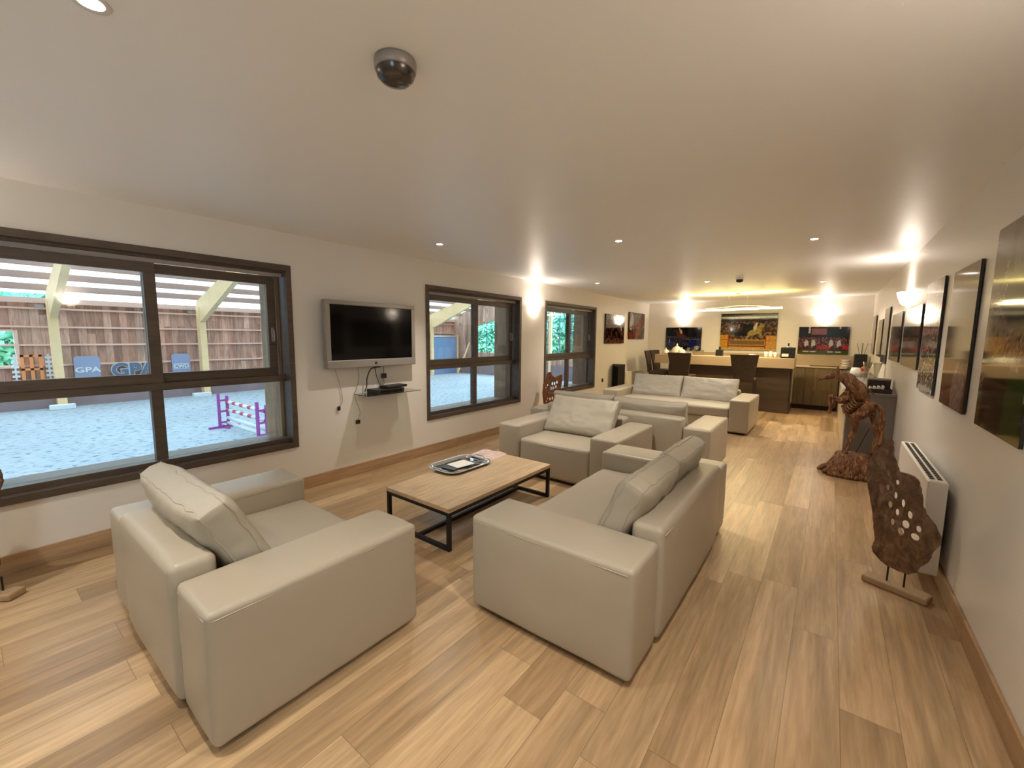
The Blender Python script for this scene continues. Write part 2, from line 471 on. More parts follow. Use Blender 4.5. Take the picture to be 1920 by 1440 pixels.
# ------------------------------------------------------------ lamps
def area(name, parent, loc, size, power, col, rot=(0, 0, 0), shape='DISK', sy=None, spread=PI):
    l = bpy.data.lights.new(name, 'AREA'); l.shape = shape; l.size = size; l.energy = power; l.color = col; l.spread = spread
    if sy: l.size_y = sy
    o = bpy.data.objects.new(name, l); C.objects.link(o); o.parent = parent; o.location = loc; o.rotation_euler = rot
    return o
def downlight(loc, label, group='round ceiling spots'):
    t = thing('ceiling_spotlight', label, 'ceiling light', loc, 0, group)
    bm = bm_new(); lathe(bm, [(.030, -.001), (.044, -.004), (.047, 0), (.030, 0)], 28)
    obj('ring', bm, M['ring'], t, smooth=True)
    bm = bm_new(); lathe(bm, [(.0, -.0015), (.030, -.0015), (.030, -.0005), (0, -.0005)], 28)
    obj('lens', bm, M['spotglow'], t)
    l = bpy.data.lights.new('spot_lamp', 'SPOT'); l.energy = SPOT_W * 2; l.color = (1, .90, .77); l.spot_size = math.radians(110); l.spot_blend = .9; l.shadow_soft_size = .035
    o = bpy.data.objects.new('spot_lamp', l); C.objects.link(o); o.parent = t; o.location = (0, 0, -.012)
    return t
for (x, y), lb in (((2.375, .317), 'large round ceiling spot nearest the camera, at the top left corner'),
                   ((.828, 3.118), 'round ceiling spot above the television'),
                   ((2.401, 4.026), 'round ceiling spot in the middle of the ceiling above the second armchair'),
                   ((3.943, 4.982), 'bright round ceiling spot nearest the right wall pictures'),
                   ((.786, 6.902), 'small round ceiling spot by the third window'),
                   ((2.409, 7.691), 'small round ceiling spot beside the black smoke detector'),
                   ((3.958, 8.691), 'small round ceiling spot near the far right corner'),
                   ((3.93, 1.25), 'round ceiling spot over the right side behind the view'),
                   ((.83, -.6), 'round ceiling spot over the left side behind the view')):
    downlight((x, y, H), lb)

def sconce(loc, rz, label):
    """half bowl uplighter; local +y points out of the wall"""
    t = thing('wall_sconce', label, 'wall lamp', loc, rz, 'half bowl wall lamps')
    prof = [(.015, -.105), (.05, -.095), (.082, -.065), (.104, -.02), (.122, .028), (.128, .05), (.120, .048), (.112, .03), (.096, -.015), (.076, -.055), (.045, -.083), (.012, -.092)]
    bm = bm_new(); lathe(bm, prof, 24, a0=0, a1=PI, closed=False)
    for v in bm.verts: v.co.x *= 1.15; v.co.y = v.co.y * .78 + .012
    obj('lamp_shade', bm, M['glow'], t, smooth=True)
    bm = B(-.045, .045, 0, .014, -.06, .045, bev=.004); tube(bm, [(0, .01, -.02), (0, .05, -.02)], .012, 8)
    obj('wall_plate', bm, M['brushed'], t)
    l = bpy.data.lights.new('bulb', 'POINT'); l.energy = SCONCE_W; l.color = (1, .86, .74); l.shadow_soft_size = .03
    o = bpy.data.objects.new('bulb', l); C.objects.link(o); o.parent = t; o.location = (0, .06, .035)
sconce((0, 6.089, 2.03), -PI / 2, 'frosted half bowl wall lamp between the second and third windows')
sconce((.955, D, 2.04), PI, 'glowing half bowl wall lamp above the dark blue picture on the back wall')
sconce((4.0, D, 2.02), PI, 'glowing half bowl wall lamp above the red show picture on the back wall')
sconce((W, 6.602, 2.05), PI / 2, 'half bowl wall lamp on the right wall among the pictures')
sconce((W, 1.08, 2.07), PI / 2, 'half bowl wall lamp on the right wall beside the camera')
sconce((0, -.55, 2.03), -PI / 2, 'half bowl wall lamp on the window wall left of the view')

t = thing('bar_pendant_lamp', 'long glowing bar lamp hanging over the bar counter', 'pendant lamp', (0, 0, 0))
Y0 = 9.95
for (x0, x1, dy, z) in ((1.52, 2.45, .0, 2.155), (2.0, 2.9, .07, 2.165), (2.45, 3.32, -.02, 2.17)):
    bm = bm_new(); tube(bm, [(x0, Y0 + dy, z), ((x0 + x1) / 2, Y0 + dy + .01, z + .004), (x1, Y0 + dy, z + .002)], .017, 10, smooth=4)
    obj('light_bar', bm, M['beamglow'], t, smooth=True)
bm = bm_new(); tube(bm, [(1.9, Y0, 2.2), (2.3, Y0, 2.215), (2.5, Y0, 2.24), (2.9, Y0, 2.225), (3.1, Y0, 2.2)], .006, 6, smooth=4)
obj('support_bow', bm, M['alu'], t, smooth=True)
for x in (2.35, 2.7):
    obj('cable', tube(bm_new(), [(x, Y0, 2.23), (x, Y0, H - .02)], .002, 5), M['alu'], t)
obj('ceiling_rose', lathe(bm_new(), [(0, H - .03), (.05, H - .03), (.055, H), (0, H)], 20, 2.52, Y0), M['alu'], t)
area('bar_glow_up', t, (2.52, Y0 + .03, 2.21), 1.7, BAR_W, (1, .80, .25), (PI, 0, 0), 'RECTANGLE', .04)
area('bar_glow_down', t, (2.52, Y0 + .03, 2.14), 1.7, BAR_W * 2.4, (1, .76, .40), (0, 0, 0), 'RECTANGLE', .04)

t = thing('ceiling_sensor', 'large dark grey domed sensor on the ceiling', 'sensor', (2.87, 1.0, H))
obj('sensor_body', lathe(bm_new(), [(0, 0), (.070, 0), (.072, -.008), (.070, -.032), (.066, -.036), (0, -.036)], 32), M['domebase'], t, smooth=True)
obj('dome', lathe(bm_new(), [(.066, -.037), (.062, -.052), (.048, -.066), (.025, -.074), (0, -.077)], 32), M['dome'], t, smooth=True)
t = thing('smoke_detector', 'small black smoke detector on the far ceiling', 'smoke detector', (2.916, 7.555, H))
obj('detector_base', lathe(bm_new(), [(0, 0), (.055, 0), (.055, -.018), (0, -.018)], 24), M['ring'], t)
obj('detector_cap', lathe(bm_new(), [(.05, -.018), (.048, -.05), (.03, -.062), (0, -.064)], 24), M['blackp'], t, smooth=True)

# ------------------------------------------------------------ sofas and armchairs
def pillow(w, h, t_, seed=0, wrinkle=.011, nx=40, ny=26):
    bm = bm_new()
    def P(u, v, side):
        e = (max(0, 1 - abs(u) ** 5) * max(0, 1 - abs(v) ** 5)) ** .5
        th = t_ / 2 * (.48 + .52 * e)
        x = w / 2 * u * (1 - .035 * (1 - abs(v) ** 2) - .02 * abs(v) ** 8)
        z = h / 2 * v * (1 - .05 * (1 - abs(u) ** 2))
        q = Vector((x * 3.0 + seed, z * 9 + side * 3, seed))
        wv = noise.noise(q) + .6 * noise.noise(Vector((x * 14 + seed, z * 6, side * 2.0)))
        edge = 1 - e
        cr = noise.noise(Vector((x * 13 + seed, z * 13, seed + side))) * (edge ** 2) * 1.1
        for fx, fz, am in ((4, 11, .8), (9, 4, .5)):
            rn = abs(noise.noise(Vector((x * fx + seed * 2, z * fz, side * 5 + fx))))
            wv -= am * e * max(0, .14 - rn) / .14
        y = side * (th + wrinkle * wv * (.35 + e * .65) + wrinkle * 1.1 * cr)
        return Vector((x, y, z))
    g = {}
    us = [math.sin(PI / 2 * (2 * i / nx - 1)) for i in range(nx + 1)]; vs = [math.sin(PI / 2 * (2 * j / ny - 1)) for j in range(ny + 1)]
    for s in (1, -1):
        for i, u in enumerate(us):
            for j, v in enumerate(vs): g[s, i, j] = bm.verts.new(P(u, v, s))
        for i in range(nx):
            for j in range(ny):
                bm.faces.new((g[s, i, j], g[s, i + 1, j], g[s, i + 1, j + 1], g[s, i, j + 1]))
    loop = [(i, 0) for i in range(nx)] + [(nx, j) for j in range(ny)] + [(i, ny) for i in range(nx, 0, -1)] + [(0, j) for j in range(ny, 0, -1)]
    mid = []
    cnt = len(loop)
    for k, (i, j) in enumerate(loop):
        a, b = g[1, i, j].co, g[-1, i, j].co
        m = (a + b) / 2; out = Vector((m.x / w, 0, m.z / h)).normalized() * (.010 + .006 * noise.noise(Vector((k * .5 + seed, 0, 0))))
        mid.append(bm.verts.new(m + out))
    for k in range(cnt):
        (i, j), (i2, j2) = loop[k], loop[(k + 1) % cnt]
        bm.faces.new((g[1, i, j], g[1, i2, j2], mid[(k + 1) % cnt], mid[k]))
        bm.faces.new((mid[k], mid[(k + 1) % cnt], g[-1, i2, j2], g[-1, i, j]))
    # piping on both rims
    for s in (1, -1):
        pts = [g[s, i, j].co.copy() for i, j in loop]; pts.append(pts[0].copy())
        tube(bm, pts, .0035, 5)
    return bm
def ring_seam(bm, x0, x1, y0, y1, z, r=.0032, rc=.03):
    pts = []
    for cx, cy, a in ((x1 - rc, y1 - rc, 0), (x0 + rc, y1 - rc, 90), (x0 + rc, y0 + rc, 180), (x1 - rc, y0 + rc, 270)):
        for k in range(4):
            t = math.radians(a + 30 * k); pts.append((cx + rc * math.cos(t), cy + rc * math.sin(t), z))
    pts.append(pts[0]); tube(bm, pts, r, 5)
def make_sofa(name, label, cat, loc, rz, w, d, aw=.33, arm_h=.56, back_h=.66, seat_h=.42, cushions=2, two_seat=False, group=None, tilt=.42, cz=None, cy=None, ch=.43, ct=.19, seed=1, crot=(0, 0), bt=.15, cx=0, cwid=None):
    """front faces local +y"""
    t = thing(name, label, cat, loc, rz, group)
    x0, x1 = -w / 2, w / 2; y0, y1 = -d / 2, d / 2
    obj('plinth', B(x0 + .05, x1 - .05, y0 + .05, y1 - .05, 0, .034), M['plinth'], t)
    for s in (-1, 1):
        a, b = (x0, x0 + aw) if s < 0 else (x1 - aw, x1)
        bm = rbox(bm_new(), a, b, y0, y1, .03, arm_h, r=.024, n=10, puff=(.008, .008, .007), wr=.003, seed=seed + s)
        ring_seam(bm, a - .0005, b + .0005, y0 - .0005, y1 + .0005, arm_h - .03, rc=.032)
        obj('arm', bm, M['leather'], t, smooth=True)
    bm = rbox(bm_new(), x0 + aw + .002, x1 - aw - .002, y0 - .018, y0 + bt, .03, back_h, r=.035, n=10, puff=(0, .012, .008), wr=.004, seed=seed + 9)
    tube(bm, [(x0 + aw + .03, y0 - .019, back_h - .04), (x1 - aw - .03, y0 - .019, back_h - .04)], .003, 5)
    obj('backrest', bm, M['leather'], t, smooth=True)
    ix0, ix1 = x0 + aw + .003, x1 - aw - .003
    if two_seat:
        obj('seat_base', rbox(bm_new(), ix0, ix1, y0 + bt + .004, y1 - .03, .03, .245, r=.02, n=8, puff=(0, .004, 0)), M['leather'], t, smooth=True)
        bm = rbox(bm_new(), ix0, ix1, y0 + bt + .004, y1 - .012, .25, seat_h, r=.035, n=14, puff=(0, .012, .014), wr=.007, seed=seed + 3)
        obj('seat_cushion', bm, M['cushion'], t, smooth=True)
    else:
        bm = rbox(bm_new(), ix0, ix1, y0 + bt + .004, y1 - .015, .03, seat_h, r=.035, n=14, puff=(0, .010, .010), wr=.006, seed=seed + 3)
        tube(bm, [(ix0 + .01, y1 - .013, seat_h - .035), ((ix0 + ix1) / 2, y1 - .004, seat_h - .035), (ix1 - .01, y1 - .013, seat_h - .035)], .003, 5)
        obj('seat_cushion', bm, M['leather'], t, smooth=True)
    n = cushions; cw = (ix1 - ix0 - .01) / n
    zc = cz if cz else .605
    yc = cy if cy is not None else y0 + .245
    for k in range(n):
        cxx = cx + ix0 + .005 + cw * (k + .5)
        obj('back_cushion', pillow(cwid or cw - .005, ch, ct, seed * 3.7 + k * 5), M['cushion'], t, (cxx, yc, zc), (tilt, crot[0] * (1 if k else 1), crot[1]), smooth=True)
    return t
# front-left armchair, faces away from the camera towards the table
make_sofa('armchair', 'cream leather armchair nearest the camera, seen from behind below the first window', 'armchair',
          (1.695, .925, 0), 0, 1.53, .95, aw=.34, arm_h=.565, back_h=.63, cushions=1, seed=1, ct=.22, ch=.45, tilt=.46, cy=-.475 + .25, cz=.61, cx=-.06, cwid=.95)
make_sofa('sofa', 'cream leather two cushion sofa seen from its end, right of the coffee table', 'sofa',
          (3.075, 2.685, 0), PI / 2, 2.03, .94, aw=.34, arm_h=.56, back_h=.625, cushions=2, seed=5, ct=.20, ch=.43, tilt=.42, cy=-.47 + .235)
make_sofa('armchair', 'cream leather armchair facing the camera beyond the coffee table', 'armchair',
          (1.85, 4.27, 0), PI, 1.46, 1.04, aw=.29, arm_h=.56, back_h=.62, cushions=1, seed=9, ct=.18, ch=.47, tilt=.60, cy=-.52 + .38, cz=.615)
make_sofa('sofa', 'cream leather sofa facing the bar, its back turned to the second armchair', 'sofa',
          (1.985, 5.36, 0), 0, 2.38, 1.0, aw=.29, arm_h=.56, back_h=.66, cushions=2, two_seat=True, seed=12, tilt=.36, ch=.42, cz=.60)
make_sofa('sofa', 'farthest cream leather sofa with two back cushions, in front of the bar stools', 'sofa',
          (1.92, 8.12, 0), PI, 2.52, 1.14, aw=.29, arm_h=.56, back_h=.62, cushions=2, two_seat=True, seed=17, tilt=.42, ch=.46, cz=.60, cy=-.57 + .30)

# ------------------------------------------------------------ coffee table and what lies on it
t = thing('coffee_table', 'low oak coffee table with black steel frame', 'coffee table', (1.695, 2.71, 0))
X0, X1, Y0_, Y1_ = -.365, .365, -.685, .685
obj('tabletop', B(X0, X1, Y0_, Y1_, .295, .327, bev=.003), M['tabletop'], t)
q = .028
bm = bm_new()
box(bm, X0 + .005, X1 - .005, Y0_ + .005, Y0_ + .005 + q, .267, .295); box(bm, X0 + .005, X1 - .005, Y1_ - .005 - q, Y1_ - .005, .267, .295)
box(bm, X0 + .005, X0 + .005 + q, Y0_ + .03, Y1_ - .03, .267, .295); box(bm, X1 - .005 - q, X1 - .005, Y0_ + .03, Y1_ - .03, .267, .295)
obj('apron', bm, M['steel'], t)
for sx in (-1, 1):
    for sy in (-1, 1):
        x = sx * (X1 - .005 - q / 2); y = sy * (Y1_ - .005 - q / 2)
        obj('leg', B(x - q / 2, x + q / 2, y - q / 2, y + q / 2, 0, .268), M['steel'], t)
bm = bm_new()
for sy in (-1, 1):
    y = sy * (Y1_ - .005 - q / 2); box(bm, X0 + .03, X1 - .03, y - q / 2, y + q / 2, 0, q)
box(bm, -q / 2, q / 2, Y0_ + .03, Y1_ - .03, 0, q)
obj('base_stretcher', bm, M['steel'], t)

def rrect(x0, x1, y0, y1, r, n=6):
    pts = []
    for cx, cy, a in ((x1 - r, y1 - r, 0), (x0 + r, y1 - r, 90), (x0 + r, y0 + r, 180), (x1 - r, y0 + r, 270)):
        for k in range(n + 1):
            tt = math.radians(a + 90 * k / n); pts.append((cx + r * math.cos(tt), cy + r * math.sin(tt)))
    return pts
t = thing('serving_tray', 'shiny chrome serving tray on the coffee table', 'tray', (1.405, 2.81, .327), -.03)
bm = bm_new(); rings = []
for dx, z in ((.055, .004), (.052, .002), (.035, .006), (.022, .02), (.004, .024), (0, .021), (.018, .017), (.034, .001), (.055, .0)):
    rings.append([bm.verts.new((x, y, z)) for x, y in rrect(-.20 + dx, .20 - dx, -.28 + dx, .28 - dx, .11 - dx * .9)])
for a, b in zip(rings, rings[1:]):
    for k in range(len(a)): bm.faces.new((a[k], a[(k + 1) % len(a)], b[(k + 1) % len(b)], b[k]))
bm.faces.new(rings[0]); bm.faces.new(rings[-1])
obj('tray_dish', bm, M['chrome'], t, smooth=True)
for s in (-1, 1):
    obj('handle', tube(bm_new(), [(-.07, s * .262, .022), (-.045, s * .275, .040), (.045, s * .275, .040), (.07, s * .262, .022)], .006, 8, smooth=4), M['chrome'], t, smooth=True)
tag(obj('booklet', B(-.075, .075, -.125, .125, 0, .010, bev=.002), M['blackp'], None, (1.40, 2.76, .3322), (0, 0, .12)), 'black booklet lying in the chrome tray', 'booklet')
t = tag(obj('leaflet', B(-.08, .085, -.10, .11, 0, .004), M['paper'], None, (1.41, 2.81, .3425), (0, 0, -.12)), 'white leaflet on top of the black booklet in the tray', 'leaflet')
t = thing('magazine', 'open pinkish magazine lying on the coffee table behind the tray', 'magazine', (1.37, 3.25, .3275), .12)
bm = bm_new()
rows = []
for i in range(13):
    x = -.15 + .3 * i / 12; z = .004 + .010 * math.sin(abs(x) / .15 * PI) ** 1
    rows.append([(x, -.14, z), (x, .14, z)])
for zoff in (0,):
    top = [[bm.verts.new((p[0], p[1], p[2])) for p in r_] for r_ in rows]; bot = [[bm.verts.new((p[0], p[1], 0)) for p in r_] for r_ in rows]
    for i in range(12):
        bm.faces.new((top[i][0], top[i + 1][0], top[i + 1][1], top[i][1])); bm.faces.new((bot[i][0], bot[i + 1][0], bot[i + 1][1], bot[i][1]))
        for j in (0, 1): bm.faces.new((top[i][j], top[i + 1][j], bot[i + 1][j], bot[i][j]))
    for i in (0, 12): bm.faces.new((top[i][0], top[i][1], bot[i][1], bot[i][0]))
obj('open_pages', bm, M['pinkpaper'], t, smooth=False)
obj('cover', B(-.155, .155, -.145, .145, -.0003, .0012), M['paper'], t)

# ------------------------------------------------------------ television corner
t = thing('television', 'wall mounted silver framed flat television, switched off', 'television', (.05, 2.805, 1.56))
tw, z0, z1 = .565, -.35, .35
bm = bm_new()
box(bm, 0, .07, -tw, tw, z1 - .045, z1, bev=.006); box(bm, 0, .07, -tw, -tw + .05, z0 + .085, z1 - .045, bev=.004); box(bm, 0, .07, tw - .05, tw, z0 + .085, z1 - .045, bev=.004)
box(bm, 0, .075, -tw, tw, z0, z0 + .085, bev=.008)
obj('bezel', bm, M['brushed'], t)
obj('screen', B(.01, .062, -tw + .045, tw - .045, z0 + .08, z1 - .04), M['screen'], t)
obj('power_button', B(.075, .079, -.012, .016, z0 + .03, z0 + .055, bev=.002), M['blackp'], t)
obj('wall_bracket', B(-.046, .01, -.2, .2, -.15, .15), M['steel'], t)
t = thing('wall_shelf', 'small glass shelf on the wall under the television', 'shelf', (0, 2.96, .905))
obj('glass_board', B(0.002, .27, -.36, .36, 0, .008), M['shelfglass'], t)
obj('shelf_bracket', B(0, .03, -.3, .3, -.02, -.001), M['brushed'], t)
t = thing('set_top_box', 'flat black set top box on the glass shelf', 'electronic device', (.13, 2.93, .914))
obj('case', B(-.1, .11, -.19, .17, 0, .045, bev=.006), M['blackp'], t); obj('front_panel', B(.11, .114, -.15, .13, .01, .035), M['screen'], t)
tag(obj('black_router', B(-.07, .075, -.15, .15, 0, .028, bev=.008), M['blackp'], None, (.125, 3.03, .960), (0, 0, .1)), 'thin black box lying on the set top box', 'electronic device')
t = thing('power_adapter', 'small black adapter hanging in the cable above the shelf', 'adapter', (.035, 2.97, 1.09))
obj('adapter_body', B(-.012, .014, -.03, .03, -.028, .028, bev=.004), M['blackp'], t)
obj('lead', tube(bm_new(), [(0, 0, .028), (0, .002, .12)], .003, 6), M['blackp'], t)
obj('lead', tube(bm_new(), [(0, 0, -.028), (.01, -.01, -.06), (.02, -.01, -.09)], .003, 6, smooth=3), M['blackp'], t)
t = thing('hanging_cable', 'left loose grey cord hanging from the television to below shelf height', 'cable', (0, 0, 0))
obj('cord', tube(bm_new(), [(.02, 2.37, 1.22), (.018, 2.41, 1.10), (.014, 2.44, .98), (.014, 2.455, .86), (.014, 2.42, .80)], .0035, 6, smooth=5), M['blindrail'], t, smooth=True)
obj('plug', B(.006, .024, 2.395, 2.425, .755, .80, bev=.004), M['blackp'], t)
t = thing('hanging_cable', 'right loose grey cord passing behind the glass shelf and ending lower', 'cable', (0, 0, 0))
obj('cord', tube(bm_new(), [(.02, 2.64, 1.22), (.016, 2.66, 1.10), (-.0 + .016, 2.63, .98), (.014, 2.60, .90), (.014, 2.63, .80), (.014, 2.66, .70), (.014, 2.63, .62)], .0035, 6, smooth=5), M['blindrail'], t, smooth=True)
obj('plug', B(.006, .026, 2.605, 2.655, .575, .62, bev=.006), M['blackp'], t)
t = tag(obj('black_cable', tube(bm_new(), [(.03, 2.93, 1.198), (.04, 2.80, 1.18), (.04, 2.745, 1.08), (.05, 2.73, .99), (.022, 2.72, .925)], .006, 8, smooth=5), M['blackp'], smooth=True), 'thick black cable looping from the television to the shelf', 'cable')
t = tag(obj('thin_cable', tube(bm_new(), [(.02, 2.86, 1.215), (.018, 2.88, 1.1), (.016, 2.92, 1.0), (.018, 2.94, .975)], .004, 8, smooth=5), M['blackp'], smooth=True), 'thin black cable beside the thick looping cable', 'cable')

# ------------------------------------------------------------ pictures
def srgb(r, g, b):
    f = lambda c: ((c / 255 + .055) / 1.055) ** 2.4 if c > 10.3 else c / 255 / 12.92
    return (f(r), f(g), f(b))
def paint(w, h, layers, seed, nx, ny):
    cols = []
    for j in range(ny + 1):
        for i in range(nx + 1):
            u, v = i / nx, j / ny
            c = Vector(layers[0][1])
            for L in layers:
                k = L[0]
                n1 = noise.noise(Vector((u * 9 * w / h + seed, v * 9, 0))) * .03
                if k == 'v':      # band between v0 and v1
                    if L[2] <= v + n1 * L[4] < L[3]: c = Vector(L[1])
                elif k == 'e':
                    _, col, cx, cy, rx, ry, rot = L
                    dx, dy = (u - cx) * w / h, v - cy
                    ca, sa = math.cos(rot), math.sin(rot)
                    a, b = (dx * ca + dy * sa) / rx, (-dx * sa + dy * ca) / ry
                    if a * a + b * b + n1 * 6 < 1: c = Vector(col)
                elif k == 'r':
                    _, col, u0, u1, v0, v1 = L
                    if u0 <= u <= u1 and v0 <= v <= v1: c = Vector(col)
                elif k == 's':    # speckle of several colours between v0 and v1
                    _, colz, v0, v1, sc, dens = L
                    if v0 <= v <= v1:
                        q = Vector((u * sc * w / h + seed * 3, v * sc, seed))
                        if noise.noise(q) > dens:
                            c = Vector(colz[int(abs(noise.noise(q * 1.7)) * 40) % len(colz)])
            f = 1 + .35 * noise.noise(Vector((u * 22 * w / h + seed, v * 22, 3)))
            cols.append((max(0, c.x * f * .7), max(0, c.y * f * .7), max(0, c.z * f * .7), 1))
    return cols
def picture(name, label, origin, udir, w, h, layers, seed, group, nx=96, thick=.03, cat='picture'):
    """origin = lower left corner as seen; udir along the wall; front face away from the wall"""
    u = Vector(udir); z = Vector((0, 0, 1)); nrm = u.cross(z)   # towards the viewer
    ny = max(12, int(nx * h / w)) if w >= h else nx
    if w < h: nx, ny = int(nx * w / h), nx
    o = Vector(origin) + nrm * (thick + .006)
    t = thing(name, label, cat, tuple(Vector(origin) + u * w / 2), 0, group)
    base = Vector(t.location)
    cols = paint(w, h, layers, seed, nx, ny)
    bm = bm_new(); lay = bm.verts.layers.float_color.new('print')
    g = []
    for j in range(ny + 1):
        for i in range(nx + 1):
            vv = bm.verts.new(o + u * (w * i / nx) + z * (h * j / ny) - base); vv[lay] = cols[len(g)]; g.append(vv)
    for j in range(ny):
        for i in range(nx):
            a = j * (nx + 1) + i; bm.faces.new((g[a], g[a + 1], g[a + nx + 2], g[a + nx + 1]))
    me = bpy.data.meshes.new('printed_face'); bm.to_mesh(me); bm.free(); me.materials.append(M['print'])
    po = bpy.data.objects.new('printed_face', me); C.objects.link(po); po.parent = t
    bm = bm_new()
    c = [o + u * a * w + z * b * h - nrm * d - base for d in (.0005, thick) for a, b in ((0, 0), (1, 0), (1, 1), (0, 1))]
    vs = [bm.verts.new(p) for p in c]
    for f in ((0, 1, 2, 3), (7, 6, 5, 4), (0, 4, 5, 1), (1, 5, 6, 2), (2, 6, 7, 3), (3, 7, 4, 0)): bm.faces.new([vs[k] for k in f])
    obj('panel', bm, M['picedge'], t)
    return t
def horse(cx, cy, s, col, rider, face=1):
    f = face
    return [('e', col, cx, cy, .20 * s, .085 * s, .35 * f), ('e', col, cx + .16 * s * f * .6, cy + .13 * s, .12 * s, .045 * s, 1.0 * f), ('e', col, cx + .20 * s * f * .7, cy + .19 * s, .075 * s, .03 * s, -.4 * f),
            ('e', col, cx + .15 * s * f * .7, cy - .06 * s, .10 * s, .022 * s, -.9 * f), ('e', col, cx - .15 * s * f * .7, cy - .11 * s, .13 * s, .03 * s, .9 * f),
            ('e', rider, cx + .01 * s, cy + .14 * s, .045 * s, .09 * s, -.3 * f), ('e', rider, cx + .03 * s * f, cy + .25 * s, .03 * s, .032 * s, 0)]
g_ = srgb
bk = (1, 0, 0)
Lnavy = [('v', g_(18, 14, 18), 0, 1, 0), ('v', g_(24, 24, 44), 0, .62, 2), ('s', [g_(90, 95, 110), g_(40, 50, 90), g_(30, 30, 60)], .2, .62, 14, .12), ('r', g_(70, 75, 95), .02, .5, .56, .60), ('r', g_(80, 85, 110), .55, .98, .46, .49),
         ('r', g_(22, 34, 92), .05, .22, .15, .42), ('r', g_(22, 34, 96), .64, .97, .12, .40), ('v', g_(66, 62, 50), 0, .06, 1), ('e', g_(200, 200, 205), .88, .14, .09, .07, 0), ('e', g_(200, 200, 210), .11, .4, .015, .09, 0)] + horse(.42, .66, 1.1, g_(92, 44, 26), g_(190, 180, 175), -1)
Lmain = [('v', g_(70, 52, 34), 0, 1, 0), ('v', g_(56, 56, 26), .84, 1, 0), ('r', g_(120, 112, 88), 0, 1, .86, .885), ('v', g_(34, 24, 18), .72, .84, 1), ('s', [g_(150, 112, 76), g_(96, 62, 40), g_(40, 26, 18), g_(168, 140, 104)], .25, .78, 16, .0),
         ('e', g_(24, 20, 16), .42, .55, .30, .16, .2), ('v', g_(198, 164, 92), 0, .30, 1), ('r', g_(214, 160, 60), 0, .16, .0, .42), ('r', g_(214, 160, 66), .82, 1, .0, .40), ('r', g_(128, 104, 44), .18, .80, .15, .27), ('r', g_(176, 52, 30), 0, 1, .275, .295), ('r', g_(160, 38, 24), .16, .82, .10, .135),
         ('r', g_(170, 60, 30), .15, .17, .05, .42), ('r', g_(170, 60, 30), .81, .83, .05, .42), ('v', g_(214, 186, 124), 0, .05, 1), ('e', g_(225, 225, 220), .2, .57, .03, .05, 0)] + horse(.62, .50, .9, g_(170, 150, 82), g_(226, 214, 180), 1) + horse(.33, .55, .6, g_(60, 44, 34), g_(150, 120, 100), 1)
Lred = [('v', g_(60, 30, 30), 0, 1, 0), ('v', g_(24, 22, 20), .60, 1, 3), ('r', g_(150, 96, 100), .26, .56, .72, .94), ('r', g_(200, 190, 190), .2, .24, .76, 1), ('r', g_(206, 200, 200), .80, .83, .88, 1), ('e', g_(24, 30, 18), .74, .78, .26, .16, 0), ('s', [g_(150, 40, 44), g_(90, 30, 34), g_(190, 150, 150), g_(46, 30, 28)], .1, .62, 18, .02),
        ('r', g_(190, 40, 36), .32, .7, .20, .30), ('r', g_(200, 40, 40), .82, 1, .18, .33), ('v', g_(76, 92, 30), 0, .12, 1)]
for k, cxx in enumerate((.17, .31, .66, .81)):
    Lred += [('e', g_(206, 204, 206), cxx, .38, .065, .14, 0), ('e', g_(66, 40, 34), cxx + .03, .22, .07, .09, 0), ('e', g_(230, 226, 220), cxx, .09, .10, .02, 0)]
picture('picture', 'dark blue show jumping picture on the back wall, leftmost of three', (.503, D, 1.225), bk, .915, .612, Lnavy, 1, 'pictures on the back wall')
picture('picture', 'large central picture of horse over red rails above the bar', (1.868, D, 1.27), bk, 1.225, .90, Lmain, 2, 'pictures on the back wall', nx=120)
picture('picture', 'picture with row of white figures and green grass on the back wall right', (3.529, D, 1.223), bk, .925, .612, Lred, 3, 'pictures on the back wall', nx=120)
Lm1 = [('v', g_(52, 22, 18), 0, 1, 0), ('v', g_(120, 116, 118), .62, 1, 6), ('e', g_(90, 66, 52), .2, .72, .22, .2, .8), ('e', g_(28, 12, 12), .55, .38, .38, .30, 0), ('s', [g_(120, 80, 60), g_(70, 30, 24)], 0, .9, 7, .12), ('e', g_(190, 180, 180), .8, .62, .05, .2, .3), ('v', g_(110, 78, 58), 0, .12, 4)]
Lm2 = [('v', g_(60, 30, 34), 0, 1, 0), ('v', g_(128, 124, 130), .45, 1, 8), ('e', g_(210, 206, 208), .15, .62, .18, .30, -.3), ('e', g_(30, 22, 34), .85, .72, .25, .25, 0), ('e', g_(140, 66, 38), .62, .42, .20, .52, -.5), ('e', g_(150, 40, 24), .10, .12, .22, .16, 0), ('e', g_(74, 62, 60), .85, .12, .2, .22, 0), ('s', [g_(80, 40, 36), g_(190, 120, 80)], 0, .6, 8, .2)]
picture('picture', 'dark maroon abstract horse picture on the left wall, nearer of two', (0, 8.947, 1.412), (0, 1, 0), 1.077, .677, Lm1, 4, 'pictures on the left wall')
picture('picture', 'orange brown horse head picture on the left wall near the corner', (0, 10.34, 1.52), (0, 1, 0), 1.08, .675, Lm2, 5, 'pictures on the left wall')
rt = (0, -1, 0)
def grey(top, mid, low, sp): return [('v', g_(*mid), 0, 1, 0), ('v', g_(*top), .62, 1, 5), ('v', g_(*low), 0, .36, 5), ('s', sp, 0, 1, 7, .1), ('s', sp[::-1], .1, .8, 18, .22)]
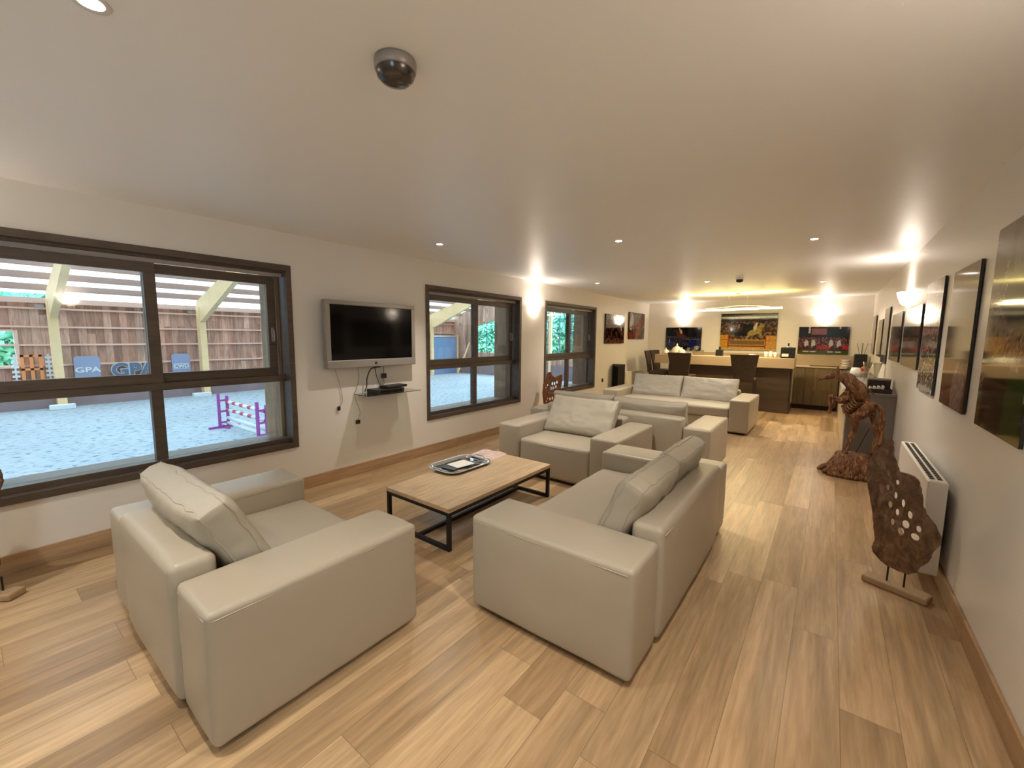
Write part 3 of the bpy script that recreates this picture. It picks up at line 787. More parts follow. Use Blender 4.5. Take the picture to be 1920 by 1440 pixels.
RP = [
 (3.30, 2.62, 1.115, 2.125, grey((112, 104, 100), (132, 118, 102), (26, 22, 16), [g_(60, 50, 44), g_(150, 140, 132)]) + [('r', g_(36, 74, 20), .62, .97, 0, .30), ('r', g_(92, 88, 22), .0, .12, 0, .2), ('e', g_(34, 24, 20), .75, .62, .28, .14, 0), ('r', g_(16, 13, 10), .1, .62, .02, .34), ('r', g_(74, 64, 60), .35, .45, .7, 1)], 'tall dark and green picture on the right wall nearest the camera'),
 (4.245, 3.58, 1.122, 2.026, grey((92, 82, 74), (120, 108, 94), (112, 60, 42), [g_(140, 92, 72), g_(84, 70, 60)]) + [('e', g_(168, 150, 146), .7, .15, .18, .2, 0), ('r', g_(40, 30, 28), .2, .8, .33, .38)], 'tall grey picture with reddish brown lower part, second from the camera'),
 (5.27, 4.555, 1.13, 2.047, grey((126, 118, 108), (140, 128, 112), (60, 54, 46), [g_(28, 24, 20), g_(190, 182, 170)]) + [('s', [g_(20, 18, 16), g_(210, 206, 196)], 0, .25, 26, .0)], 'tall grey picture with black and white lower part, third from the camera'),
 (6.57, 5.44, 1.28, 1.895, grey((110, 104, 98), (104, 86, 74), (120, 112, 96), [g_(60, 44, 38), g_(150, 140, 126)]), 'wide grey picture right of the wall lamp'),
 (7.85, 6.83, 1.29, 1.90, grey((120, 112, 102), (96, 74, 62), (126, 116, 84), [g_(80, 40, 36), g_(150, 136, 118)]), 'wide picture left of the right wall lamp'),
 (9.0, 8.27, 1.21, 2.04, grey((126, 122, 116), (112, 110, 106), (96, 92, 86), [g_(90, 84, 80), g_(160, 156, 150)]), 'tall pale grey picture before the kitchen console'),
 (9.95, 9.25, 1.28, 1.90, grey((150, 144, 132), (160, 152, 134), (130, 116, 96), [g_(120, 112, 100), g_(176, 168, 150)]), 'pale picture above the console, second from the corner'),
 (11.3, 10.6, 1.28, 2.02, grey((136, 130, 122), (128, 122, 112), (110, 102, 92), [g_(100, 92, 84), g_(160, 152, 140)]), 'pale picture on the right wall closest to the back corner'),
]
for i, (ya, yb, z0, z1, L, lb) in enumerate(RP):
    picture('picture', lb, (W, ya, z0), rt, ya - yb, z1 - z0, L, 11 + i, 'pictures on the right wall', nx=64, thick=.014)

# ------------------------------------------------------------ bar
t = thing('bar_counter', 'long bar with dark wooden front and thick beige top', 'bar', (0, 0, 0))
obj('front_panel', B(1.05, 3.53, 10.36, 10.40, 0, .95), M['barfront'], t)
obj('carcass', B(1.07, 3.52, 10.40, 10.78, 0, .95), M['barfront'], t)
obj('end_panel', B(3.52, 3.545, 10.36, 10.80, .02, .95), M['barfront'], t)
obj('edge_strip', B(3.545, 3.552, 10.55, 10.76, .22, .94), M['alu'], t)
obj('counter_slab', B(.73, 3.575, 10.30, 10.92, .95, 1.156, bev=.004), M['slab'], t)
t = thing('kitchen_cabinets', 'olive grey oak base cabinets along the back wall', 'cabinet', (0, 0, 0))
obj('carcass', B(1.25, 4.33, 11.37, D - .002, .1, .935), M['cabwood'], t)
obj('toe_kick', B(1.25, 4.33, 11.42, D - .002, 0, .1), M['plinth'], t)
x = 1.25
while x < 4.2:
    x1_ = min(x + .62, 4.33)
    dd = obj('door', B(x + .002, x1_ - .002, 11.35, 11.37, .105, .93, bev=.002), M['cabwood'], t)
    x += .62
w_ = struct('trim_1', B(1.23, W - .002, D - .02, D, .965, 1.20), M['slab'])
tag(obj('worktop', B(1.23, W - .002, 11.33, D - .021, .937, .965, bev=.003), M['worktop']), 'thin cream worktop on the back cabinets', 'worktop')
t = thing('console_cabinet', 'grey cabinet row along the right wall behind the horse sculpture', 'cabinet', (0, 0, 0))
obj('carcass', B(4.37, W - .002, 6.67, 11.32, .0, .88), M['conswood'], t)
for k in range(7):
    y = 6.69 + k * .66
    obj('door', B(4.35, 4.37, y, min(y + .65, 11.32), .08, .875, bev=.002), M['worktop'], t)
obj('side_panel', B(4.36, W - .002, 6.65, 6.67, 0, .88), M['conswood'], t)
tag(obj('console_worktop', B(4.34, W - .002, 6.64, 11.325, .882, .912, bev=.003), M['conswood']), 'narrow grey worktop running along the right wall', 'worktop')

# stools (back towards local -y, faces +y)
def make_stool(label, loc, rz):
    t = thing('bar_stool', label, 'bar stool', loc, rz, 'brown woven bar stools')
    bm = bm_new(); nx, nz = 10, 14; g = {}
    for s in (0, 1):
        for i in range(nx + 1):
            for j in range(nz + 1):
                v = j / nz; hw = .185 + .075 * v; x = hw * (2 * i / nx - 1)
                z = .70 + .53 * v; y = -.20 - .09 * v ** 1.5 - .03 * (1 - (2 * i / nx - 1) ** 2) + (-.04 if s else 0)
                g[s, i, j] = bm.verts.new((x, y, z))
        for i in range(nx):
            for j in range(nz): bm.faces.new((g[s, i, j], g[s, i + 1, j], g[s, i + 1, j + 1], g[s, i, j + 1]))
    for i in range(nx):
        for j in (0, nz): bm.faces.new((g[0, i, j], g[0, i + 1, j], g[1, i + 1, j], g[1, i, j]))
    for j in range(nz):
        for i in (0, nx): bm.faces.new((g[0, i, j], g[0, i, j + 1], g[1, i, j + 1], g[1, i, j]))
    obj('backrest', bm, M['wicker'], t, smooth=False)
    obj('seat', rbox(bm_new(), -.215, .215, -.21, .21, .66, .735, r=.025, n=6, puff=(0, 0, .01)), M['wicker'], t, smooth=True)
    for sx in (-1, 1):
        for sy in (-1, 1):
            obj('leg', tube(bm_new(), [(sx * .19, sy * .18, .67), (sx * .215, sy * .205, 0)], [.02, .016], 4), M['stoolwood'], t)
    bm = bm_new()
    for a, b in (((-.2, .195), (.2, .195)), ((-.2, -.195), (.2, -.195)), ((-.2, -.195), (-.2, .195)), ((.2, -.195), (.2, .195))):
        tube(bm, [(*a, .24), (*b, .24)], .010, 6)
    obj('footrest', bm, M['alu'], t)
    return t
st = make_stool('woven bar stool with its back to the room, left of two', (1.50, 10.02 - .0, 0), -.12)
dup(st, (2.74, 10.0, 0), .04, 'woven bar stool with its back to the room, nearest the right bar end')
dup(st, (.76, 10.56, 0), -PI / 2 + .15, 'woven bar stool at the left end of the bar, seen from the side')
dup(st, (.70, 11.22, 0), -PI / 2 - .1, 'woven bar stool in the far left corner behind the bar end')

# things on the bar
SZ = 1.1575
def cloche(x, y, s, label, group='white lidded dishes on the bar'):
    t = thing('lidded_dish', label, 'dish', (x, y, SZ), 0, group)
    obj('dish', lathe(bm_new(), [(0, 0), (.05 * s, 0), (.055 * s, .01 * s), (.12 * s, .03 * s), (.125 * s, .038 * s), (0, .03 * s)], 20), M['white'], t, smooth=True)
    obj('lid', lathe(bm_new(), [(.11 * s, .04 * s), (.108 * s, .09 * s), (.08 * s, .14 * s), (.03 * s, .17 * s), (.012 * s, .18 * s), (.02 * s, .2 * s), (.008 * s, .225 * s), (0, .23 * s)], 20), M['white'], t, smooth=True)
cloche(.90, 10.58, .72, 'small white lidded dish at the left end of the bar')
cloche(1.12, 10.74, 1.15, 'tallest white domed dish on the bar')
cloche(1.30, 10.50, .8, 'white lidded dish just right of the tallest dome')
def cup(name, x, y, z, label, cat, mat, r=.04, h=.09, group=None):
    t = thing(name, label, cat, (x, y, z), 0, group)
    obj('bowl', lathe(bm_new(), [(0, 0), (r * .6, 0), (r * .8, h * .2), (r, h), (r * .92, h), (r * .7, h * .2), (0, h * .12)], 18), mat, t, smooth=True)
    obj('handle', tube(bm_new(), [(r * .9, 0, h * .8), (r * 1.5, 0, h * .75), (r * 1.5, 0, h * .35), (r * .8, 0, h * .25)], r * .12, 6, smooth=3), mat, t, smooth=True)
    return t
for k, (x, y, hh, lb) in enumerate(((1.42, 10.6, .17, 'leftmost tall clear stem glass on the bar'), (1.52, 10.72, .13, 'low clear stem glass between two taller ones on the bar'), (1.62, 10.58, .21, 'tallest clear stem glass on the bar'), (1.72, 10.7, .12, 'small clear stem glass nearest the black box'))):
    t = thing('stem_glass', lb, 'glass', (x, y, SZ), 0, 'clear stem glasses on the bar')
    obj('glass_body', lathe(bm_new(), [(0, 0), (.035, 0), (.03, .006), (.006, .012), (.005, hh * .5), (.03, hh * .65), (.034, hh), (.031, hh), (.026, hh * .66), (0, hh * .55)], 18), M['clearglass'], t, smooth=True)
t = thing('black_holder', 'small black box shaped holder with ornament in the middle of the bar', 'holder', (2.12, 10.55, SZ))
obj('holder_box', B(-.075, .075, -.05, .05, 0, .14, bev=.006), M['blackp'], t)
obj('ornament', lathe(bm_new(), [(0, .14), (.03, .14), (.018, .17), (.028, .2), (0, .23)], 14), M['blackp'], t, smooth=True)
cup('white_bowl', 2.76, 10.6, SZ, 'small white cup lying between the stool and the mugs', 'cup', M['white'], .055, .06)
cup('mug', 3.03, 10.62, SZ, 'left white mug on the bar near the black machine', 'mug', M['white'], .035, .12, 'white mugs on the bar')
cup('mug', 3.12, 10.62, SZ, 'middle white mug on the bar near the black machine', 'mug', M['white'], .035, .13, 'white mugs on the bar')
cup('mug', 3.21, 10.60, SZ, 'right white mug on the bar closest to the black machine', 'mug', M['white'], .035, .11, 'white mugs on the bar')
t = thing('cash_box', 'black cube shaped box at the right end of the bar', 'box', (3.43, 10.62, SZ))
obj('box_body', B(-.125, .125, -.12, .12, 0, .225, bev=.01), M['blackp'], t)
obj('paper_slip', B(-.1, .02, -.126, -.121, .03, .09), M['paper'], t)
t = thing('ashtray_figure', 'small dark figurine on a silver dish on top of the black box', 'figurine', (3.43, 10.62, SZ + .226))
obj('dish', lathe(bm_new(), [(0, 0), (.07, 0), (.05, .02), (0, .022)], 16), M['chrome'], t, smooth=True)
obj('figure', lathe(bm_new(), [(0, .022), (.02, .022), (.012, .05), (.022, .07), (0, .095)], 12), M['blackp'], t, smooth=True)

# things on the worktops
BZ = .966
t = thing('hob', 'flat black hob on the back worktop', 'hob', (4.05, 11.55, BZ))
obj('hob_plate', B(-.24, .24, -.14, .14, 0, .012, bev=.003), M['screen'], t)
obj('hob_frame', B(-.25, .25, -.15, .15, 0, .006), M['plinth'], t)
for k in range(3):
    tag(obj('white_bowl', lathe(bm_new(), [(0, 0), (.05, 0), (.095, .05), (.09, .05), (.045, .008), (0, .008)], 20), M['white'], None, (4.43, 11.58, BZ + .052 * k), smooth=True),
        ('lowest', 'middle', 'topmost')[k] + ' white bowl of the stack beside the hob', 'bowl', 'stacked white bowls')
t = thing('coffee_machine', 'black coffee machine in the far right corner', 'coffee machine', (4.64, 11.32, BZ + .0))
obj('machine_body', B(-.09, .12, -.02, .25, 0, .29, bev=.015), M['blackp'], t)
obj('spout', B(-.03, .05, -.07, -.02, .15, .19, bev=.005), M['blackp'], t)
t = thing('reed_diffuser', 'reed diffuser with thin sticks behind the coffee machine', 'diffuser', (4.68, 11.70, BZ))
obj('bottle', lathe(bm_new(), [(0, 0), (.035, 0), (.035, .08), (.012, .1), (.012, .12), (0, .12)], 14), M['clearglass'], t, smooth=True)
for k in range(4):
    a = k * 1.6; obj('reed', tube(bm_new(), [(0, 0, .11), (.09 * math.cos(a), .05 * math.sin(a), .52)], .004, 5), M['trunk'], t)
CZ = .913
t = thing('white_kettle', 'white jug with black handle side on the right console', 'kettle', (4.52, 9.55, CZ))
obj('jug', lathe(bm_new(), [(0, 0), (.075, 0), (.078, .08), (.06, .15), (.05, .155), (0, .16)], 20), M['white'], t, smooth=True)
obj('handle', tube(bm_new(), [(-.06, 0, .14), (-.12, 0, .13), (-.12, 0, .04), (-.07, 0, .03)], .012, 8, smooth=4), M['blackp'], t, smooth=True)
t = thing('storage_jar', 'jar with red lid beside the white jug', 'jar', (4.63, 9.35, CZ))
obj('jar_body', lathe(bm_new(), [(0, 0), (.05, 0), (.05, .12), (.045, .13), (0, .13)], 18), M['clearglass'], t, smooth=True)
obj('lid', lathe(bm_new(), [(0, .13), (.05, .13), (.05, .17), (.02, .19), (0, .19)], 18), M['red'], t, smooth=True)
t = thing('fruit_dish', 'low dish of red and pale things on the right console', 'bowl', (4.66, 10.2, CZ))
obj('dish', lathe(bm_new(), [(0, 0), (.05, 0), (.11, .06), (.1, .06), (.04, .01), (0, .01)], 18), M['white'], t, smooth=True)
for k, (dx, dy, lb) in enumerate(((.0, .05, 'red apple at the back of the low dish'), (.04, -.03, 'red apple at the right of the low dish'), (-.04, -.02, 'red apple at the left of the low dish'))):
    tag(obj('apple', lathe(bm_new(), [(0, 0), (.025, .008), (.034, .03), (.028, .055), (.008, .06), (0, .052)], 14), M['red'], None, (4.66 + dx, 10.2 + dy, CZ + .032), smooth=True), lb, 'apple', 'red apples in the low dish')
for k, (x, y, lb) in enumerate(((4.62, 8.55, 'left tall flared clear vase on the right console'), (4.72, 8.35, 'right tall flared clear vase on the right console'))):
    t = thing('glass_vase', lb, 'vase', (x, y, CZ), 0, 'flared clear vases')
    obj('vase_body', lathe(bm_new(), [(0, 0), (.035, 0), (.03, .01), (.025, .12), (.06, .30), (.056, .30), (.02, .12), (0, .02)], 20), M['clearglass'], t, smooth=True)
t = thing('grey_box', 'dark box behind the papers on the near end of the console', 'box', (4.67, 7.15, CZ))
obj('box_body', B(-.11, .11, -.09, .09, 0, .13, bev=.005), M['plinth'], t); obj('box_lid', B(-.115, .115, -.095, .095, .13, .15, bev=.004), M['conswood'], t)
t = thing('display_tray', 'dark low tray at the near end of the console', 'tray', (4.62, 6.86, CZ))
obj('tray_floor', B(-.12, .15, -.14, .14, 0, .02, bev=.003), M['plinth'], t)
obj('tray_rim', box(box(B(-.12, .15, -.14, -.13, .02, .05), -.12, .15, .13, .14, .02, .05), .14, .15, -.13, .13, .02, .05), M['plinth'], t)
for k in range(5):
    tag(obj('leaflet', B(-.010, .010, -.075, .075, 0, .035 + .006 * k), M['paper'], None, (4.53 + .038 * k, 6.86, CZ + .0245), (0, .25, 0)), ('first', 'second', 'third', 'fourth', 'fifth')[k] + ' upright white leaflet from the left in the dark tray', 'leaflet', 'white leaflets in the dark tray')

# ------------------------------------------------------------ low things on the left far wall
t = thing('wall_radiator', 'long low white radiator in the far left corner', 'radiator', (0, 0, 0))
obj('heater_body', B(.03, .13, 10.0, 11.25, .10, .70, bev=.008), M['whitemetal'], t)
obj('wall_mount', B(0.001, .03, 10.2, 11.05, .3, .6), M['slot'], t)
t = thing('loudspeaker', 'tall black slim loudspeaker standing against the left wall', 'speaker', (.17, 9.45, 0), -.5)
obj('speaker_cabinet', B(-.11, .11, -.10, .10, .03, .93, bev=.006), M['blackp'], t); obj('grille', B(-.1, .1, -.108, -.1, .06, .88), M['screen'], t)
obj('speaker_foot', B(-.13, .13, -.12, .12, 0, .03), M['plinth'], t)
t = thing('wall_socket', 'small dark socket low on the left wall', 'socket', (0, 8.93, .57))
obj('face_plate', B(.001, .012, -.035, .035, -.04, .04, bev=.003), M['plinth'], t); obj('socket_hole', B(.012, .016, -.018, .018, -.018, .018), M['blackp'], t)

# ------------------------------------------------------------ radiator on the right wall
t = thing('electric_radiator', 'white electric radiator on the right wall behind the carved board', 'radiator', (0, 0, 0))
ra, rb = 3.55, 4.83
obj('radiator_body', B(4.685, W - .035, ra, rb, .10, .70, bev=.012, seg=3), M['whitemetal'], t)
bm = bm_new()
n = 24
for k in range(n):
    y = ra + .05 + (rb - ra - .1) * k / n
    box(bm, 4.700, 4.722, y, y + .032, .7005, .703); box(bm, 4.735, 4.757, y, y + .032, .7005, .703)
obj('top_grille', bm, M['slot'], t)
obj('end_cap', B(4.69, W - .04, ra - .004, ra, .12, .68), M['whitemetal'], t)
obj('wall_mount', B(W - .035, W - .001, ra + .2, rb - .2, .2, .6), M['slot'], t)

# ------------------------------------------------------------ carved boards
def ellipse(cx, cy, rx, ry, n=10): return [(cx + rx * math.cos(2 * PI * k / n), cy + ry * math.sin(2 * PI * k / n)) for k in range(n)]
def carved(name, label, P0, d, out, holes, mat, depth, base=True, rods=None):
    t = thing(name, label, 'sculpture', P0)
    d = Vector((d[0], d[1], 0)).normalized(); nn = Vector((d.y, -d.x, 0))
    # wavier outline
    pl = []
    for i in range(len(out)):
        a, b = Vector(out[i]), Vector(out[(i + 1) % len(out)])
        for k in range(4):
            q = a.lerp(b, k / 4); j = noise.noise(Vector((q.x * 40, q.y * 40, 1))) * .006
            pl.append((q.x + j, q.y + j * .6))
    bm = bm_new()
    def fn(u, v, w):
        bend = .02 * math.sin(v * 5) + .008 * noise.noise(Vector((u * 9, v * 9, 0)))
        return d * u + Vector((0, 0, v)) + nn * (bend + w - depth / 2)
    prism(bm, pl, fn, holes, depth)
    obj('carved_board', bm, mat, t)
    return t, d, nn
OUT1 = [(-0.106, 0.945), (-0.091, 0.925), (-0.089, 0.855), (-0.061, 0.792), (-0.049, 0.752), (-0.005, 0.749), (0.039, 0.728), (0.066, 0.657), (0.081, 0.582), (0.097, 0.542), (0.141, 0.492), (0.174, 0.427), (0.175, 0.382), (0.148, 0.324), (0.138, 0.262), (0.102, 0.209), (0.088, 0.172), (0.057, 0.144), (0.004, 0.145), (-0.041, 0.149), (-0.08, 0.167), (-0.116, 0.2), (-0.128, 0.238), (-0.119, 0.298), (-0.132, 0.393), (-0.156, 0.508), (-0.185, 0.61), (-0.2, 0.679), (-0.204, 0.777), (-0.185, 0.843), (-0.151, 0.888), (-0.119, 0.937)]
HO1 = [(-0.068, 0.539, 18, 45), (-0.048, 0.605, 14, 45), (-0.008, 0.569, 14, 52), (-0.03, 0.504, 16, 45), (0.03, 0.509, 20, 50), (-0.044, 0.438, 18, 42), (0.017, 0.446, 28, 50), (0.077, 0.441, 20, 42), (-0.001, 0.395, 26, 50), (0.066, 0.388, 32, 45), (-0.049, 0.686, 14, 32), (-0.091, 0.641, 16, 40), (-0.097, 0.73, 14, 40)]
t, d_, n_ = carved('carved_wood_board', 'grey brown carved wooden board full of holes on a small stand by the radiator', (4.58, 3.42, 0), (.235, -.098), OUT1,
    [ellipse(a, b, max(.011, w * .0007), h * .00052) for a, b, w, h in HO1], M['board'], .022)
def standbase(t, d_, u0, u1, rods, zt, mat=M['basewood'], wid=.05):
    bm = B(u0, u1, -wid, wid, 0, .045, bev=.012, seg=3)
    bm.transform(Matrix(((d_.x, -d_.y, 0, 0), (d_.y, d_.x, 0, 0), (0, 0, 1, 0), (0, 0, 0, 1))))
    obj('stand_base', bm, mat, t)
    for u in rods:
        p = d_ * u; obj('rod', tube(bm_new(), [(p.x, p.y, .02), (p.x, p.y, zt)], .005, 8), M['iron'], t)
standbase(t, d_, -.16, .16, (-.045, .037), .165)
OUT2 = [(-0.215, 0.928), (-0.144, 0.939), (-0.119, 0.887), (-0.04, 0.846), (0.051, 0.882), (0.132, 0.917), (0.15, 0.837), (0.13, 0.731), (0.118, 0.613), (0.10, 0.45), (.08, .25), (.02, .13), (-.10, .12), (-.2, .17), (-0.283, 0.32), (-0.318, 0.447), (-0.345, 0.554), (-0.34, 0.701), (-0.284, 0.779), (-0.262, 0.877)]
HO2 = [(-0.1, 0.734), (-0.046, 0.741), (0.015, 0.768), (-0.121, 0.649), (-0.067, 0.66), (-0.005, 0.683), (-0.218, 0.7), (-0.257, 0.648), (-0.224, 0.603), (-0.263, 0.55), (-0.167, 0.572), (-0.12, 0.577), (-0.057, 0.589), (-0.238, 0.504), (-0.197, 0.46), (-0.219, 0.409), (-.13, .46), (-.07, .48)]
OUT2 = [(a * .88 + .03, b) for a, b in OUT2]; HO2 = [(a * .88 + .03, b) for a, b in HO2]
hl = [ellipse(a, b, .021 if a > -.12 else .013, .030 if a > -.12 else .019) for a, b in HO2]
t, d_, n_ = carved('carved_wood_board', 'orange brown carved wooden board with round holes in front of the third window', (.32, 6.30, 0), (1, -.15), OUT2, hl, M['board2'], .012)
standbase(t, d_, -.2, .12, (-.1, .02), .14)
t, d_, n_ = carved('carved_wood_board', 'tip of a dark carved wooden board at the left edge under the first window', (.34, .02, 0), (.75, .66), [(a * .7 - .02, b * .84) for a, b in OUT2], [[(x * .7 - .02, y * .84) for x, y in L] for L in hl], M['board'], .03)
standbase(t, d_, -.12, .12, (-.06, .04), .13)

# ------------------------------------------------------------ driftwood horse (rearing, faces the left wall)
hy = 6.1
t = thing('driftwood_horse', 'rearing horse sculpture made of reddish driftwood on a root stump', 'sculpture', (4.42, hy, 0))
def P3(x, z, dy=0): return Vector((x - 4.42, dy, z))
def strands(pts, R, n=3, spread=.5, seed=0, dy=0, gn=.35, seg=9):
    bm = bm_new()
    for k in range(n):
        a = 2 * PI * k / n + seed
        pp = []
        for i, q in enumerate(pts):
            r = R[i] * spread; z_ = q[2] if len(q) > 2 else 0
            ang = a + i * .5
            pp.append(P3(q[0] + r * math.cos(ang) * .8, q[1] + r * math.sin(ang) * .8, dy + z_ + r * math.sin(ang * 1.3 + 1)))
        tube(bm, pp, [r * .72 for r in R], seg, smooth=5, gnarl=gn, seed=seed + k * 3)
    return bm
# head and neck
bm = strands([(4.066, 1.098), (4.125, 1.115), (4.20, 1.148), (4.255, 1.168), (4.29, 1.16)], [.020, .026, .038, .046, .04], 3, .35, 1)
for s in (-1, 1): tube(bm, [P3(4.235, 1.17, s * .02), P3(4.228, 1.215, s * .03), P3(4.236, 1.255, s * .034)], [.016, .016, .004], 7, smooth=3, gnarl=.3)
obj('head', bm, M['root'], t, smooth=True)
bm = strands([(4.25, 1.16), (4.31, 1.12), (4.37, 1.065), (4.43, 1.00), (4.46, .93), (4.47, .87)], [.045, .055, .06, .065, .062, .05], 5, .62, 2)
for k, (x, z) in enumerate(((4.29, 1.17), (4.34, 1.135), (4.39, 1.10), (4.44, 1.05), (4.48, 1.0))):
    tube(bm, [P3(x, z, 0), P3(x + .05, z - .015, .01), P3(x + .10, z - .055, -.01)], [.012, .010, .003], 6, smooth=3, gnarl=.3, seed=k)
obj('neck', bm, M['root'], t, smooth=True)
bm = strands([(4.29, 1.10), (4.325, 1.02), (4.345, .97), (4.31, .90), (4.30, .83)], [.02, .022, .03, .036, .03], 3, .6, 6)
tube(bm, [P3(4.36, 1.02), P3(4.38, .95), P3(4.40, .88)], [.03, .034, .03], 8, smooth=3, gnarl=.4)
obj('chest', bm, M['root'], t, smooth=True)
tag_ = obj('pale_patch', tube(bm_new(), [P3(4.262, 1.065, -.075), P3(4.285, 1.035, -.075), P3(4.298, 1.01, -.075), P3(4.278, .985, -.075)], [.010, .016, .018, .006], 8, smooth=4), M['white'], t, smooth=True)
# ribs
bm = bm_new()
for k in range(6):
    f = k / 5; x0, z0 = 4.30 + .085 * f, .80 + .10 * f; x1, z1 = 4.385 + .115 * f, .73 + .13 * f
    for s in (-1, 1):
        mx_, mz_ = (x0 + x1) / 2 - .02, (z0 + z1) / 2 - .028
        tube(bm, [P3(x0, z0, s * .01), P3(mx_, mz_, s * .085), P3(x1, z1, s * .02)], [.009, .012, .009], 7, smooth=5, gnarl=.25, seed=k)
obj('ribs', bm, M['root'], t, smooth=True)
bm = strands([(4.46, .95), (4.485, .89), (4.51, .85), (4.545, .825)], [.045, .04, .045, .04], 4, .6, 8)
tube(bm, [P3(4.30, .81), P3(4.33, .75), P3(4.38, .70)], [.02, .02, .03], 8, smooth=3, gnarl=.3)
obj('spine', bm, M['root'], t, smooth=True)
bm = strands([(4.39, .70), (4.44, .76), (4.50, .82), (4.545, .83)], [.045, .06, .06, .04], 5, .7, 11)
tube(bm, [P3(4.38, .64), P3(4.45, .67), P3(4.53, .74), P3(4.57, .78)], [.02, .035, .035, .02], 9, smooth=4, gnarl=.45)
tube(bm, [P3(4.39, .72, -.05), P3(4.46, .73, -.06), P3(4.54, .79, -.04)], [.02, .035, .025], 9, smooth=4, gnarl=.45, seed=4)
obj('haunch', bm, M['root'], t, smooth=True)
for pts, R, dy, sd in (([(4.345, .91), (4.27, .875), (4.19, .905), (4.178, .84), (4.192, .78), (4.183, .71)], [.035, .028, .026, .018, .014, .022], -.05, 1),
                       ([(4.35, .88), (4.29, .84), (4.235, .865), (4.22, .80), (4.225, .755)], [.03, .024, .024, .016, .018], .06, 2)):
    obj('front_leg', strands(pts, R, 2, .4, sd, dy), M['root'], t, smooth=True)
obj('hind_leg', strands([(4.42, .72), (4.425, .62), (4.42, .52), (4.39, .41), (4.37, .30), (4.36, .24)], [.045, .035, .026, .026, .024, .03], 3, .55, 3, -.04), M['root'], t, smooth=True)
obj('hind_leg', strands([(4.545, .80), (4.585, .70), (4.60, .62), (4.625, .54), (4.65, .45), (4.63, .36), (4.61, .27)], [.04, .03, .024, .032, .036, .034, .036], 3, .6, 5, .03), M['root'], t, smooth=True)
obj('tail', strands([(4.55, .84), (4.60, .825), (4.635, .80), (4.65, .72), (4.655, .62), (4.66, .52), (4.65, .40)], [.02, .018, .018, .02, .022, .022, .02], 3, .8, 7, .0), M['root'], t, smooth=True)
obj('support_rod', tube(bm_new(), [P3(4.556, .57), P3(4.462, .28)], .004, 6), M['iron'], t)
# root stump
bm = bm_new()
rings = []
for j, (zf, sc) in enumerate(((0, 1.0), (.04, .97), (.10, .82), (.17, .70), (.235, .64), (.262, .60))):
    ring = []
    for k in range(44):
        a = 2 * PI * k / 44
        lobes = .17 * max(0, math.sin(a * 3.5 + .7)) * (1 - zf / .3) + .08 * noise.noise(Vector((math.cos(a) * 2.2, math.sin(a) * 2.2, zf * 6)))
        rx, ry = .24 * (sc + lobes), .20 * (sc + lobes)
        if math.cos(a) < -.5: rx *= 1 + .25 * (1 - zf / .3) * max(0, math.sin(a * 5))
        ring.append(bm.verts.new((rx * math.cos(a) + .02, ry * math.sin(a), zf + (.012 * noise.noise(Vector((math.cos(a) * 3, math.sin(a) * 3, 5))) if zf > .2 else 0))))
    rings.append(ring)
for a, b in zip(rings, rings[1:]):
    for k in range(44): bm.faces.new((a[k], a[(k + 1) % 44], b[(k + 1) % 44], b[k]))
bm.faces.new(rings[0]); bm.faces.new(rings[-1])
for k, (a0, L, r) in enumerate(((PI * 1.0, .30, .045), (PI * 1.13, .27, .04), (PI * .9, .24, .04), (PI * 1.35, .22, .045), (PI * 1.6, .22, .04), (PI * .6, .22, .035))):
    ca, sa = math.cos(a0), math.sin(a0)
    tube(bm, [(ca * .10, sa * .10, .20), (ca * .17, sa * .16, .12), (ca * (L - .05), sa * (L - .05), .05), (ca * L, sa * L, .022)], [r, r * .9, r * .7, .018], 9, smooth=5, gnarl=.4, seed=k)
for v in bm.verts: v.co.z = max(v.co.z, .001)
obj('root_stump', bm, M['root'], t, smooth=True)

# ------------------------------------------------------------ riding arena outside the windows
GZ, FX, EY, NY = -.98, -17.0, 21.13, -8.0
def roofz(x): return 2.67 + .28 * (x - FX) if x < -8.6 else 2.67 + .28 * (-8.6 - FX) - .28 * (x + 8.6)
o = tag(obj('arena_sand', B(FX + .01, -.51, NY + .01, EY - .01, GZ - .1, GZ), M['sand']), 'grey riding sand covering the arena floor', 'sand'); o['kind'] = 'stuff'
# far long wall with a window opening on the left
bm = bm_new()
for a, b, c, d in ((NY, -2.0, GZ + .85, 2.67), (1.15, EY, GZ + .85, 2.67), (-2.0, 1.15, GZ + .85, .45), (-2.0, 1.15, 1.56, 2.67)): box(bm, FX - .06, FX, a, b, c, d)
struct('wall_arena_far', bm, M['arenawood'])
struct('trim_2', B(FX - .02, FX + .48, NY, EY, GZ, GZ + .85), M['kick'])
bm = bm_new()
for z in (2.33, 1.72, 1.12, .43): box(bm, FX, FX + .09, NY, EY, z - .03, z + .03)
struct('trim_3', bm, M['rail'])
struct('trim_4', B(FX, FX + .16, NY, EY, 2.50, 2.68), M['rail'])
bm = bm_new()
for a, b, c, d in ((-2.1, -2.0, .4, 1.6), (1.15, 1.24, .4, 1.6), (-2.0, 1.15, .37, .45), (-2.0, 1.15, 1.56, 1.62)): box(bm, FX, FX + .11, a, b, c, d)
for y in (-.9, .1): box(bm, FX - .05, FX - .02, y, y + .04, .45, 1.56)
o = struct('window_4', bm, M['rail'])
